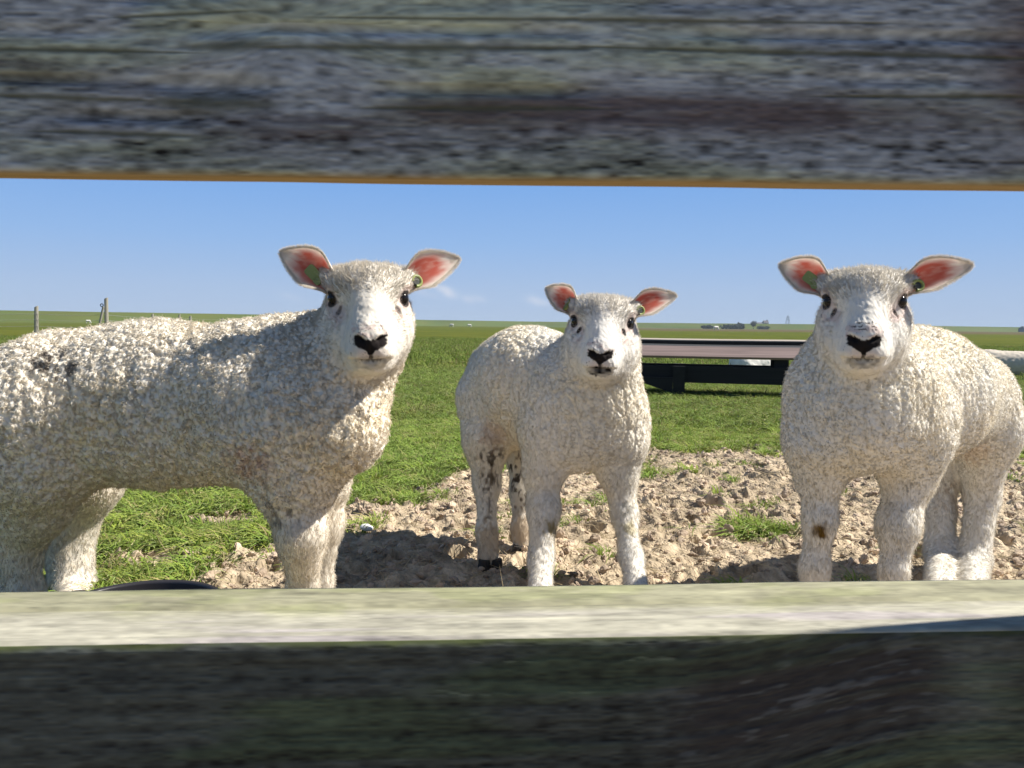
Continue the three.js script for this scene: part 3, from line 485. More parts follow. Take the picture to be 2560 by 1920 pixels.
makeLamb({
  seed: 23, tint: [1, 1, 1], lock: 0.0050, amp: 0.62, tear: 1, lips: 0.95, wrinkle: 0.2, curl: 118, crease: 1.5, base: [0.06, 0, -1.42], label: 'smallest lamb standing in the middle, front legs apart, dark spots on its hind legs', lo: [-0.24, -0.02, -1.80], hi: [0.40, 0.60, -1.10],
  head: { at: [0.1515, 0.4677, -1.31], s: 0.92, yaw: -0.115, pitch: 0.0, roll: -0.03, ears: [{ len: 0.076, wid: 0.050, angle: 0.60, cup: 1.1, droop: 0.0, tagU: 0.32, tagTurn: -1.0, tagSpin: 0.5 }, { len: 0.098, wid: 0.047, angle: 0.44, cup: 1.05 }] },
  prims: [
    cap([-0.0042, 0.3492, -1.58], [0.0312, 0.3552, -1.5], 0.0920, 0.0938, 0.05, 1), cap([0.0312, 0.3552, -1.5], [0.1111, 0.3431, -1.42], 0.0938, 0.0920, 0.05, 1), cap([0.0085, 0.2997, -1.54], [0.1195, 0.2873, -1.42], 0.0754, 0.0782, 0.05, 1),
    cap([0.1254, 0.3219, -1.41], [0.1439, 0.2951, -1.37], 0.0920, 0.0800, 0.05, 1), cap([0.0874, 0.2846, -1.38], [0.0909, 0.2498, -1.37], 0.0570, 0.0478, 0.04, 1), cap([0.1984, 0.2881, -1.39], [0.1998, 0.2567, -1.38], 0.0506, 0.0423, 0.04, 1), cap([0.1438, 0.3576, -1.38], [0.158, 0.43, -1.36], 0.0736, 0.0534, 0.05, 1), cap([0.1635, 0.3308, -1.36], [0.1702, 0.4028, -1.34], 0.0506, 0.0442, 0.04, 1),
    cap([-0.0462, 0.3032, -1.54], [-0.0491, 0.2362, -1.5], 0.0662, 0.0405, 0.04, 0.9), cap([-0.0491, 0.2362, -1.5], [-0.0473, 0.1507, -1.49], 0.042, 0.024, 0.03, 0.15), cap([-0.0473, 0.1507, -1.49], [-0.0456, 0.0632, -1.46], 0.022, 0.0165, 0.02, 0), cap([-0.0456, 0.0632, -1.46], [-0.0417, 0.0166, -1.445], 0.0175, 0.0205, 0.02, 0),
    cap([0.0344, 0.2874, -1.62], [0.0283, 0.1967, -1.6], 0.070, 0.036, 0.04, 0.7), cap([0.0283, 0.1967, -1.6], [0.0238, 0.1182, -1.57], 0.034, 0.0235, 0.03, 0.1), cap([0.0238, 0.1182, -1.57], [0.0244, 0.0478, -1.55], 0.022, 0.019, 0.02, 0), cap([0.0244, 0.0478, -1.55], [0.0263, 0.0107, -1.54], 0.019, 0.0205, 0.02, 0),
    cap([0.062, 0.2567, -1.37], [0.056, 0.2005, -1.36], 0.046, 0.033, 0.03, 0.5), cap([0.056, 0.2005, -1.36], [0.0586, 0.134, -1.35], 0.031, 0.0265, 0.02, 0), cap([0.0582, 0.1364, -1.34], [0.0532, 0.0555, -1.31], 0.0265, 0.0185, 0.02, 0), cap([0.0532, 0.0555, -1.31], [0.0505, 0, -1.235], 0.0195, 0.021, 0.02, 0),
    cap([0.1926, 0.2566, -1.38], [0.1938, 0.1981, -1.38], 0.046, 0.034, 0.03, 0.5), cap([0.1938, 0.1981, -1.38], [0.2064, 0.1197, -1.37], 0.032, 0.0215, 0.02, 0), cap([0.2049, 0.1222, -1.36], [0.2108, 0.0612, -1.32], 0.0205, 0.017, 0.02, 0), cap([0.2108, 0.0612, -1.32], [0.2143, 0, -1.235], 0.018, 0.021, 0.02, 0),
  ],
  stains: [[[-0.0325, 0.2072, -1.44], 0.035, MUD, 0.9, 0.45], [[-0.0362, 0.1669, -1.45], 0.03, [0.12, 0.09, 0.06], 0.9, 0.35], [[-0.037, 0.115, -1.44], 0.03, MUD, 0.8, 0.55], [[0.0164, 0.1656, -1.54], 0.05, MUD, 0.95, 0.52], [[0.0186, 0.1164, -1.54], 0.035, MUD, 0.95, 0.52], [[0.0668, 0.1095, -1.32], 0.017, [0.30, 0.22, 0.07], 0.85], [[0.2104, 0.0869, -1.33], 0.012, MUD, 0.85], [[0.2099, 0.1083, -1.33], 0.014, [0.45, 0.38, 0.18], 0.6], [[0.2037, 0.1415, -1.34], 0.015, [0.35, 0.34, 0.30], 0.7, 0.3], [[-0.0346, 0.0406, -1.43], 0.05, [0.60, 0.48, 0.33], 0.75], [[0.0272, 0.0477, -1.52], 0.05, [0.55, 0.43, 0.29], 0.75], [[0.0597, 0.0494, -1.33], 0.05, [0.55, 0.53, 0.48], 0.5, 0.35], [[-0.0331, 0.2514, -1.45], 0.03, [0.58, 0.44, 0.33], 0.6]],
  hooves: [[[-0.0375, -0.008, -1.432], 0.2], [[0.027, -0.008, -1.528], 0.2], [[0.0502, 0, -1.225], 0], [[0.214, 0, -1.225], 0.1]],
});
makeLamb({
  seed: 37, tint: [1, 1, 0.99], lock: 0.0052, amp: 0.62, tear: 0.9, lips: 0.55, wrinkle: 0.9, curl: 112, crease: 1.2, base: [0.62, 0, -1.26], label: 'lamb standing at the right with its body turned away to the right', lo: [0.24, -0.02, -1.66], hi: [1.10, 0.64, -0.86],
  head: { at: [0.4762, 0.4974, -1.05], s: 0.92, yaw: -0.40, pitch: 0.0, roll: 0.0, ears: [{ len: 0.088, wid: 0.055, angle: 0.50, cup: 0.95, droop: 0.0, tagU: 0.34, tagTurn: -0.3, tagSpin: 0.15 }, { len: 0.104, wid: 0.048, angle: 0.40, cup: 0.85 }] },
  prims: [
    cap([0.5338, 0.361, -1.15], [0.6582, 0.3564, -1.25], 0.094, 0.098, 0.05, 1), cap([0.6582, 0.3564, -1.25], [0.8217, 0.3431, -1.42], 0.098, 0.088, 0.05, 1), cap([0.5924, 0.335, -1.2], [0.7849, 0.3318, -1.38], 0.076, 0.072, 0.05, 1),
    cap([0.5054, 0.3605, -1.12], [0.4976, 0.3334, -1.1], 0.090, 0.078, 0.05, 1), cap([0.4544, 0.3217, -1.12], [0.4486, 0.2936, -1.11], 0.050, 0.044, 0.04, 1), cap([0.5773, 0.323, -1.12], [0.5817, 0.2935, -1.12], 0.055, 0.048, 0.04, 1), cap([0.5087, 0.3861, -1.13], [0.5135, 0.4508, -1.13], 0.078, 0.056, 0.05, 1), cap([0.4832, 0.3659, -1.09], [0.5013, 0.4164, -1.11], 0.056, 0.046, 0.04, 1),
    cap([0.8682, 0.3325, -1.42], [0.8812, 0.2729, -1.42], 0.056, 0.052, 0.04, 1), cap([0.8812, 0.2729, -1.42], [0.8844, 0.1921, -1.43], 0.052, 0.032, 0.04, 0.5), cap([0.8844, 0.1921, -1.43], [0.8932, 0.1442, -1.44], 0.031, 0.028, 0.02, 0.05), cap([0.887, 0.1464, -1.43], [0.8601, 0.0363, -1.4], 0.0265, 0.025, 0.02, 0), cap([0.8601, 0.0363, -1.4], [0.787, 0, -1.28], 0.025, 0.024, 0.02, 0),
    cap([0.8351, 0.2929, -1.5], [0.8392, 0.1839, -1.49], 0.050, 0.028, 0.03, 0.5), cap([0.8407, 0.1839, -1.49], [0.8345, 0.1068, -1.48], 0.029, 0.0265, 0.02, 0), cap([0.8289, 0.1092, -1.47], [0.8206, 0.0391, -1.44], 0.0255, 0.026, 0.02, 0), cap([0.8206, 0.0391, -1.44], [0.7346, 0, -1.29], 0.025, 0.023, 0.02, 0),
    cap([0.4457, 0.2936, -1.11], [0.4482, 0.2466, -1.11], 0.044, 0.030, 0.03, 0.5), cap([0.4482, 0.2466, -1.11], [0.4491, 0.1839, -1.1], 0.029, 0.0205, 0.02, 0), cap([0.4491, 0.1839, -1.1], [0.4438, 0.1127, -1.1], 0.0205, 0.0172, 0.02, 0), cap([0.4438, 0.1127, -1.1], [0.4448, 0, -1.1], 0.018, 0.021, 0.02, 0),
    cap([0.5925, 0.298, -1.13], [0.5904, 0.2441, -1.13], 0.052, 0.034, 0.03, 0.6), cap([0.5904, 0.2441, -1.13], [0.5672, 0.1737, -1.11], 0.032, 0.0265, 0.02, 0), cap([0.5672, 0.1737, -1.11], [0.5601, 0.108, -1.1], 0.0265, 0.0165, 0.02, 0), cap([0.5601, 0.108, -1.1], [0.5635, 0, -1.1], 0.0165, 0.021, 0.02, 0),
  ],
  stains: [[[0.441, 0.1744, -1.08], 0.014, [0.15, 0.085, 0.015], 1], [[0.5359, 0.1452, -1.08], 0.006, [0.28, 0.18, 0.05], 0.8], [[0.806, 0.261, -1.37], 0.006, FLECK, 0.9], [[0.8645, 0.2118, -1.38], 0.008, FLECK, 0.9], [[0.8989, 0.2241, -1.4], 0.005, FLECK, 0.9], [[0.8323, 0.1684, -1.45], 0.012, FLECK, 0.8, 0.5], [[0.8172, 0.0559, -1.43], 0.010, FLECK, 0.8, 0.5], [[0.8611, 0.0575, -1.4], 0.007, FLECK, 0.8], [[0.5702, 0.2373, -1.09], 0.006, FLECK, 0.6, 0.55], [[0.5695, 0.2286, -1.09], 0.004, FLECK, 0.7], [[0.8259, 0.2414, -1.38], 0.04, [0.60, 0.47, 0.36], 0.5], [[0.8439, 0.1431, -1.46], 0.04, TAN, 0.35, 0.4], [[0.6223, 0.3601, -1.17], 0.05, [0.45, 0.33, 0.22], 0.35, 0.55]],
  hooves: [[[0.7811, 0, -1.27], -0.6], [[0.7291, 0, -1.28], -0.6], [[0.4409, 0, -1.09], -0.5], [[0.5586, 0, -1.09], -0.5]],
});

/* ---------------------------------------------------------------- the wooden boards in front of the camera */
function woodTextures(W, H, sizeU, sizeV, colour) {        // colour(u, v) -> [r, g, b, height]; u along the board, v round it, metres
  const c = new Uint8Array(W * H * 4), b = new Uint8Array(W * H * 4), enc = (x) => 255 * (x <= 0.0031308 ? 12.92 * x : 1.055 * Math.pow(x, 1 / 2.4) - 0.055);
  for (let j = 0; j < H; j++) for (let i = 0; i < W; i++) { const q = colour((i + 0.5) / W * sizeU, (j + 0.5) / H * sizeV), o = (j * W + i) * 4; c[o] = enc(clamp(q[0], 0, 1)); c[o + 1] = enc(clamp(q[1], 0, 1)); c[o + 2] = enc(clamp(q[2], 0, 1)); c[o + 3] = 255; b[o] = b[o + 1] = b[o + 2] = clamp(q[3] * 255, 0, 255); b[o + 3] = 255; }
  const mk = (d, srgb) => { const t = new THREE.DataTexture(d, W, H); t.magFilter = THREE.LinearFilter; t.wrapS = t.wrapT = THREE.ClampToEdgeWrapping; if (srgb) t.colorSpace = THREE.SRGBColorSpace; t.needsUpdate = true; return t; };
  return [mk(c, true), mk(b, false)];
}
// a sawn board: rounded-rectangle section (thickness t in z, height h in y) drawn along x, with its own weathered relief. v runs from the top rear edge over the top, down the front, under and up the back.
function boardGeometry(L, h, t, r, NL, NP, relief) {
  const loop = [], seg = (x0, y0, x1, y1, n) => { for (let i = 0; i < n; i++) loop.push([mix(x0, x1, i / n), mix(y0, y1, i / n)]); };
  const arc = (cx, cy, a0, n) => { for (let i = 0; i < n; i++) { const a = a0 - (i / n) * Math.PI / 2; loop.push([cx + r * Math.cos(a), cy + r * Math.sin(a)]); } };
  const X = t / 2, Y = h / 2, per = 2 * (h + t - 4 * r) + 2 * Math.PI * r, k = NP / per;
  seg(-X + r, Y, X - r, Y, Math.max(2, Math.round((t - 2 * r) * k))); arc(X - r, Y - r, Math.PI / 2, 6); seg(X, Y - r, X, -Y + r, Math.max(2, Math.round((h - 2 * r) * k))); arc(X - r, -Y + r, 0, 6); seg(X - r, -Y, -X + r, -Y, Math.max(2, Math.round((t - 2 * r) * k))); arc(-X + r, -Y + r, -Math.PI / 2, 6); seg(-X, -Y + r, -X, Y - r, Math.max(2, Math.round((h - 2 * r) * k * 0.3))); arc(-X + r, Y - r, Math.PI, 6);
  loop.push(loop[0]);
  const M = loop.length, vs = [0]; for (let i = 1; i < M; i++) vs.push(vs[i - 1] + Math.hypot(loop[i][0] - loop[i - 1][0], loop[i][1] - loop[i - 1][1]));
  const pos = [], uv = [], idx = [];
  for (let i = 0; i <= NL; i++) for (let j = 0; j < M; j++) {
    const u = (i / NL) * L, [z, y] = loop[j], a = loop[(j + M - 2) % (M - 1)], b = loop[(j + 1) % (M - 1)]; let ny = -(b[0] - a[0]), nz = b[1] - a[1]; const l = Math.hypot(ny, nz) || 1; ny /= -l; nz /= -l;
    const d = relief(u, vs[j], z, y); pos.push(u - L / 2, y + ny * d, z + nz * d); uv.push(u / L, vs[j] / vs[M - 1]);
  }
  for (let i = 0; i < NL; i++) for (let j = 0; j + 1 < M; j++) { const a = i * M + j, c = a + M; idx.push(a, a + 1, c, a + 1, c + 1, c); }
  for (const i of [0, NL]) { const c = pos.length / 3; pos.push(i ? L / 2 : -L / 2, 0, 0); uv.push(i ? 1 : 0, 0.5); for (let j = 0; j + 1 < M; j++) { const a = i * M + j; if (i) idx.push(c, a, a + 1); else idx.push(c, a + 1, a); } }
  return { g: geo(pos, idx, { uv }), per: vs[M - 1] };
}
const streak = (u, v, u0, u1, vm, hw, soft = 0.02) => sstep(u0 - soft, u0 + soft, u) * sstep(u1 + soft, u1 - soft, u) * bell(v - vm, hw);

{ // upper board: grey weathered softwood with a resin-dark streak, open checks and a knot at its right end
  const L = 0.70, h = 0.15, t = 0.016, r = 0.003, S = 1 / 6640, U = (px) => L / 2 + (px - 1280) * S, V = (py) => (451 - py + 0.006 * 0) * S;    // V: height above the lower edge
  const wig = (u, y) => 0.004 * (fbm(u * 5, y * 9, 3) - 0.5);
  const checks = [[U(-200), U(520), V(118), V(124)], [U(500), U(1500), V(108), V(103)], [U(1400), U(2700), V(98), V(108)], [U(480), U(720), V(112), V(100)], [U(0), U(420), V(228), V(236)], [U(380), U(690), V(236), V(242)], [U(900), U(1500), V(248), V(244)], [U(800), U(2200), V(38), V(30)], [U(300), U(640), V(45), V(25)], [U(2000), U(2700), V(205), V(196)], [U(100), U(500), V(312), V(318)]];
  const wide = [0.55, 1.0, 0.7, 1.6, 0.7, 2.2, 0.8, 0.6, 0.5, 0.5, 0.8];
  const shape = (u, y) => { let c = 0; for (let i = 0; i < checks.length; i++) { const [a, b, ya, yb] = checks[i], q = clamp((u - a) / (b - a), 0, 1), hw = wide[i] * 0.0012 * (0.35 + Math.sin(Math.PI * clamp(q, 0.02, 0.98))); c = Math.max(c, streak(u, y + wig(u, y), a, b, mix(ya, yb, q), hw, 0.012)); } return c; };
  const stain = (u, y) => { const yy = y + wig(u, y) * 1.4 + 0.004 * (fbm(u * 14, y * 60, 3) - 0.5), n = fbm(u * 22, y * 260, 3); let s = streak(u, yy, U(980), U(2700), mix(V(262), V(252), clamp((u - U(980)) / 0.3, 0, 1)), 0.0075, 0.04) * (0.45 + 0.9 * n) * (1 - 0.55 * sstep(U(1900), U(2500), u)); s = Math.max(s, streak(u, yy, U(380), U(1300), V(300), 0.006, 0.06) * (n * 1.1 - 0.05)); s = Math.max(s, streak(u, yy, U(-300), U(330), mix(V(165), V(205), clamp((u - U(0)) / 0.07, 0, 1)), 0.0055, 0.03) * n); s = Math.max(s, bell((u - U(2580)) * 1.0, 0.022) * bell(yy - V(110), 0.03) * (0.5 + 0.9 * n)); return clamp(s * 1.25, 0, 1); };
  const face = (v) => h / 2 - (v - (t - 2 * r) - 3 * r * 0.9);                                     // height of a point of the front face over the board's middle
  const relief = (u, v, z, y) => { const yy = y + h / 2; return (z > 0 ? -0.0032 * shape(u, yy) - 0.0009 * stain(u, yy) : 0) + 0.0007 * (fbm(u * 9, yy * 240 + wig(u, yy) * 400, 3) - 0.5) + 0.0012 * (fbm(u * 6, 3, 3) - 0.5) * (y < -h / 2 + 0.012 ? 1 : 0.2); };
  const { g, per } = boardGeometry(L, h, t, r, 420, 170, relief);
  const [map, bump] = woodTextures(2048, 1024, L, per, (u, v) => {
    const y = face(v) + h / 2, front = v > t - 3 * r && v < t + h - 2 * r, w = wig(u, y), gy = y + w + 0.006 * bell(u - U(720), 0.03) * bell(y - V(60), 0.02) * Math.sign(y - V(45));
    const grain = fbm(u * 22, gy * 420, 3), fib = noise2(u * 240, gy * 1000), fleck = fbm(u * 150, gy * 420, 3), broad = fbm(u * 5, gy * 50, 3), alg = sstep(0.46, 0.72, fbm(u * 12 + 7, gy * 60, 4));
    const lie = sstep(0.35, 0.65, fbm(u * 4.2 + 2.6, gy * 22, 3)); let k = 0.225 + 0.17 * (grain - 0.5) + 0.22 * (fib - 0.5) + 0.15 * (broad - 0.5) + 0.32 * (fleck - 0.48) + 0.09 * lie;
    let R = k * 0.92, G = k * 1.04, B = k * 1.20; R = mix(R, k * 0.80, alg * 0.6); G = mix(G, k * 0.90, alg * 0.4); B = mix(B, k * 0.62, alg * 0.6);
    const st = front ? stain(u, y) : 0, ck = front ? shape(u, y) : 0;
    R = mix(R, 0.050 + 0.05 * fib, st * 0.85); G = mix(G, 0.035 + 0.035 * fib, st * 0.85); B = mix(B, 0.036 + 0.035 * fib, st * 0.85);
    R = mix(R, 0.06, ck * 0.8); G = mix(G, 0.062, ck * 0.8); B = mix(B, 0.035, ck * 0.8);
    const low = sstep(t + h - 2.2 * r, t + h - 0.6 * r, v) ; if (v > t + h * 0.9) { R = mix(R, 0.30 * (0.7 + 0.6 * grain), low); G = mix(G, 0.20 * (0.7 + 0.6 * grain), low); B = mix(B, 0.085 * (0.7 + 0.6 * grain), low); }   // ochre algae on the damp underside
    return [R, G, B, 0.5 + 0.35 * (grain - 0.5) + 0.3 * (fib - 0.5) + 0.25 * (fleck - 0.5) - 0.2 * ck];
  });
  const o = mesh('fence_board', g, new THREE.MeshStandardMaterial({ map, bumpMap: bump, bumpScale: 0.0012, roughness: 0.92 }));
  tag(o, 'upper grey weathered fence board across the top of the view, with a dark streak', 'board', 'boards of the fence before the camera');
  const a = [-0.1887, -0.2875], b = [0.1903, -0.2922], yaw = Math.atan2(a[1] - b[1], b[0] - a[0]); o.rotation.y = yaw; o.position.set(0.0, 0.5144 + h / 2, -0.2899 - t / 2);
}
{ // lower rail: thick, its top bleached in the sun, its near face damp, dark and algae-green, the grain sweeping up round a knot on the right
  const L = 0.80, h = 0.15, t = 0.0695, r = 0.0045, S = 1 / 5900, U = (px) => L / 2 + (px - 1280) * S, V = (py) => h - (py - 1596) * S;
  const warpY = (u, y) => y - 0.030 * sstep(U(1450), U(2420), u) ** 2 * (1 - 0.4 * sstep(0.05, 0.15, y)) + 0.003 * (fbm(u * 5, y * 10, 3) - 0.5);
  const knot = (u, y) => bell(u - U(2520), 0.020) * bell(y - V(1760), 0.026);
  const dark = (u, y) => { const g = warpY(u, y), n = fbm(u * 16, g * 300, 3); return clamp(sstep(U(1560), U(1850), u) * (1 - 0.6 * sstep(U(2350), U(2500), u)) * bell(g - V(1790) + 0.012, 0.030) * (0.35 + 1.1 * n), 0, 1); };
  const top = (v) => v < t - 1.2 * r;
  const relief = (u, v, z, y) => { const yy = y + h / 2, g = warpY(u, yy), onTop = y > h / 2 - r * 0.5; if (onTop) return 0.0016 * (fbm(u * 7, z * 90, 3) - 0.5) - 0.002 * bell(z + 0.004 - 0.006 * (fbm(u * 4, 5, 2) - 0.5), 0.0012) + 0.002 * (fbm(u * 5, 1.7, 2) - 0.5); return (z > 0 ? 0.0022 * (fbm(u * 7, g * 210, 3) - 0.5) - 0.0015 * dark(u, yy) * noise2(u * 20, g * 330) : 0) + 0.0022 * (fbm(u * 26, 9.1, 3) - 0.5) * (y > h / 2 - 0.01 ? 1 : 0); };
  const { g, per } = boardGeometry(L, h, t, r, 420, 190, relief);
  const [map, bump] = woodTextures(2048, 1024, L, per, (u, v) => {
    if (top(v)) {
      const z = v - t / 2, gr = fbm(u * 20, v * 300, 3), fib = noise2(u * 200, v * 800), broad = fbm(u * 14, v * 70, 3), blot = fbm(u * 70, v * 160, 3), lich = sstep(0.44, 0.66, fbm(u * 26, v * 70 + 3, 4)) * sstep(0.045, 0.02, v), mauve = sstep(0.5, 0.72, fbm(u * 7 + 4, v * 110, 3)) * sstep(0.03, 0.045, v);
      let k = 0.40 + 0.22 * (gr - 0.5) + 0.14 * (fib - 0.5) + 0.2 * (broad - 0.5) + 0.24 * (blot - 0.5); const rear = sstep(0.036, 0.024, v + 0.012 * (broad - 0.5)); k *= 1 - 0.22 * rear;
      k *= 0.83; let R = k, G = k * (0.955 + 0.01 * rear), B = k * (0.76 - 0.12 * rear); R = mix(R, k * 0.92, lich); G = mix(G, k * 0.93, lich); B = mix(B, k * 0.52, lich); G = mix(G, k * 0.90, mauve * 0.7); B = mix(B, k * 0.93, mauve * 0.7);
      const cr = bell(z + 0.004 - 0.006 * (fbm(u * 4, 5, 2) - 0.5), 0.0010) * sstep(0.3, 0.6, noise2(u * 6, 2)); R = mix(R, 0.14, cr * 0.8); G = mix(G, 0.13, cr * 0.8); B = mix(B, 0.10, cr * 0.8);
      return [R, G, B, 0.5 + 0.4 * (gr - 0.5) + 0.3 * (fib - 0.5)];
    }
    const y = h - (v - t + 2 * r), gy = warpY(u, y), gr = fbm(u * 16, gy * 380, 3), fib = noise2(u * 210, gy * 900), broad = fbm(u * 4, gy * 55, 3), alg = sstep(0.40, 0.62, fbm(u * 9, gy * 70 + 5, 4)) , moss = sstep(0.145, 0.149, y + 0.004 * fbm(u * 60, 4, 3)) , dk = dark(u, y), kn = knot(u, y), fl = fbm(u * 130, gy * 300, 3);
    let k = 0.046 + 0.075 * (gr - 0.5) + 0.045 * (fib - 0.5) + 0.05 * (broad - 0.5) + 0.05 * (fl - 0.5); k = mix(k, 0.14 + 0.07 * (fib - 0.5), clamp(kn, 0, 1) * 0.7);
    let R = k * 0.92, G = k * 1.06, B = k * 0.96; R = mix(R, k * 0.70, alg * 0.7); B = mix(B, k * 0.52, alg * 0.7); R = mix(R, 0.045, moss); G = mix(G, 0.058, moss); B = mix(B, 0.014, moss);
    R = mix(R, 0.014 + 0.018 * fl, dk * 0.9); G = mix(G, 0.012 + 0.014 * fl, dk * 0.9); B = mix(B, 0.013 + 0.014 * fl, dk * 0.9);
    const sp = sstep(0.56, 0.78, fbm(u * 75, gy * 330, 3)) * dk; R += sp * 0.055; G += sp * 0.062; B += sp * 0.066;
    return [R, G, B, 0.5 + 0.5 * (gr - 0.5) + 0.3 * (fib - 0.5)];
  });
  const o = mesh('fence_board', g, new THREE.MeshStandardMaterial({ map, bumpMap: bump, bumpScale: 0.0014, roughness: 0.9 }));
  tag(o, 'lower thick fence board with a sunlit bleached top and a dark damp face', 'board', 'boards of the fence before the camera');
  const a = [-0.2095, -0.3077], b = [0.2304, -0.3358], yaw = Math.atan2(a[1] - b[1], b[0] - a[0]); o.rotation.y = yaw;
  const mx = 0, mz = mix(a[1], b[1], (0 - a[0]) / (b[0] - a[0])); o.position.set(mx + Math.sin(yaw) * -t / 2, 0.327 - h / 2, mz - Math.cos(yaw) * t / 2);
}
{ // the post that the boards run up to, just out of the picture on the right; its shadow lies on the end of the lower board
  const g = new THREE.CylinderGeometry(0.05, 0.053, 1.15, 40, 60); const p = g.attributes.position; for (let i = 0; i < p.count; i++) { const k = 1 + 0.04 * (fbm(Math.atan2(p.getX(i), p.getZ(i)) * 3 + 9, p.getY(i) * 2, 3) - 0.5); p.setX(i, p.getX(i) * k); p.setZ(i, p.getZ(i) * k); } g.computeVertexNormals();
  const o = mesh('fence_post', g, std([0.20, 0.20, 0.17], 0.9)); o.rotation.x = 0.10; o.position.set(0.455, 0.55, -0.320); tag(o, 'round wooden fence post at the right-hand end of the two boards', 'post');
}

/* ---------------------------------------------------------------- feed trough */
{
  const wood = (c, seed) => { const S = 256, d = new Uint8Array(S * 64 * 4); for (let j = 0; j < 64; j++) for (let i = 0; i < S; i++) { const k = 0.75 + 0.5 * (fbm(i * 0.03 + seed, j * 0.5, 3) - 0.5) + 0.5 * (fbm(i * 0.02, j * 0.12 + seed, 3) - 0.5), o = (j * S + i) * 4; d[o] = d[o + 1] = d[o + 2] = clamp(255 * k, 0, 255); d[o + 3] = 255; } const t = new THREE.DataTexture(d, S, 64); t.magFilter = THREE.LinearFilter; t.needsUpdate = true; return new THREE.MeshStandardMaterial({ color: rgb(...c), map: t, roughness: 0.9 }); };
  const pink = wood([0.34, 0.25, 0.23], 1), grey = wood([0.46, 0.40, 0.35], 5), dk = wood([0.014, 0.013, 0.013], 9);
  const root = thing('feed_trough', [1.13, 0, -5.20], 'long wooden feed trough on legs with a pale pinkish rail above it', 'trough'); root.rotation.y = -0.22;
  const bd = (name, w, h, d, x, y, z, m, tilt = 0) => { const g = new THREE.BoxGeometry(w, h, d, 24, 2, 2), p = g.attributes.position; for (let i = 0; i < p.count; i++) p.setY(i, p.getY(i) + 0.003 * (noise2((p.getX(i) + x) * 4, y * 9) - 0.5)); g.computeVertexNormals(); const o = mesh(name, g, m, root); o.position.set(x, y, z); o.rotation.x = tilt; return o; };
  const L = 1.85, X = L / 2 - 0.42;
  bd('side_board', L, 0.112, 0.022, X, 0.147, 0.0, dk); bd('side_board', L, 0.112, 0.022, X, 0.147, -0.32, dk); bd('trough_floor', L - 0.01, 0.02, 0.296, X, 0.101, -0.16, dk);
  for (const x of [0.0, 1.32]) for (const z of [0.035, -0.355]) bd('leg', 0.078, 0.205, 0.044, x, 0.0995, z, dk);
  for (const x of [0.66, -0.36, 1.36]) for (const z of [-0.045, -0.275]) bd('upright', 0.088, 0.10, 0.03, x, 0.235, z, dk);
  bd('rail', L, 0.098, 0.020, X, 0.296, -0.03, pink, -0.82); bd('rail', L, 0.030, 0.018, X, 0.332, -0.070, grey, -0.35); bd('rail', L, 0.024, 0.05, X, 0.359, -0.14, dk); bd('rail_cap', L, 0.010, 0.036, X, 0.3770, -0.14, grey, 0.25);
  for (const z of [-0.24]) bd('rail', L, 0.098, 0.020, X, 0.296, z, pink, 0.82);
  const s = new THREE.Shape(); s.moveTo(-0.355, 0.125); s.lineTo(-0.040, 0.020); s.lineTo(-0.040, 0.125); s.closePath(); const g = new THREE.ExtrudeGeometry(s, { depth: 0.03, bevelEnabled: false }); mesh('brace', g, dk, root).position.z = 0.018;
}

/* ---------------------------------------------------------------- sheep resting behind, and grazing far off */
function plainSheep(name, prims, lo, hi, cell, pos, yaw, label, cat, group, tint, dark) {
  const f = field(prims), m = netMesh(f, lo, hi, cell); project(f, m.pos, 0, 2); const n = normalsOf(m.pos, m.idx), col = [];
  for (let i = 0; i < m.pos.length / 3; i++) { const x = m.pos[3 * i], y = m.pos[3 * i + 1], z = m.pos[3 * i + 2], wl = worley(x * 40, y * 40, z * 40), up = 0.008 * (0.6 - wl[0]), k = 0.9 + 0.2 * noise3(x * 30, y * 30, z * 30), dk = dark ? dark(x, y, z) : 0; for (let c = 0; c < 3; c++) { m.pos[3 * i + c] += n[3 * i + c] * up; col.push(mix(tint[c] * k, 0.05, dk)); } }
  const root = thing(name, pos, label, cat, group); root.rotation.y = yaw; mesh('body', geo(m.pos, m.idx, { color: col }), woolMat, root); return root;
}
const LYING = [cap([-0.17, 0.13, 0], [0.12, 0.14, 0], 0.13, 0.125, 0.05), cap([0.10, 0.17, 0], [0.24, 0.21, 0.02], 0.085, 0.06, 0.05), cap([0.24, 0.21, 0.02], [0.33, 0.17, 0.03], 0.055, 0.035, 0.03), cap([-0.12, 0.06, 0.09], [0.02, 0.04, 0.12], 0.06, 0.035, 0.04), cap([0.1, 0.05, 0.08], [0.24, 0.035, 0.1], 0.05, 0.03, 0.04), cap([0.23, 0.235, -0.04], [0.22, 0.235, -0.11], 0.014, 0.01, 0.02), cap([0.23, 0.235, 0.08], [0.22, 0.235, 0.14], 0.014, 0.01, 0.02)];
plainSheep('resting_lamb', LYING, [-0.34, -0.02, -0.24], [0.42, 0.34, 0.24], 0.012, [2.68, -0.05, -8.55], 0.4, 'white lamb lying on the grass behind the feed trough', 'lamb', 'lambs lying in the pasture', [0.74, 0.71, 0.66]);
plainSheep('resting_lamb', LYING, [-0.34, -0.02, -0.24], [0.42, 0.34, 0.24], 0.012, [4.93, 0.0, -7.75], 2.9, 'greyish lamb lying on the grass beyond the rump of the right-hand lamb', 'lamb', 'lambs lying in the pasture', [0.56, 0.50, 0.42]);
plainSheep('resting_lamb', LYING, [-0.34, -0.02, -0.24], [0.42, 0.34, 0.24], 0.012, [5.42, -0.02, -7.9], 0.3, 'pale lamb lying cut off by the right edge of the picture', 'lamb', 'lambs lying in the pasture', [0.66, 0.62, 0.58]);
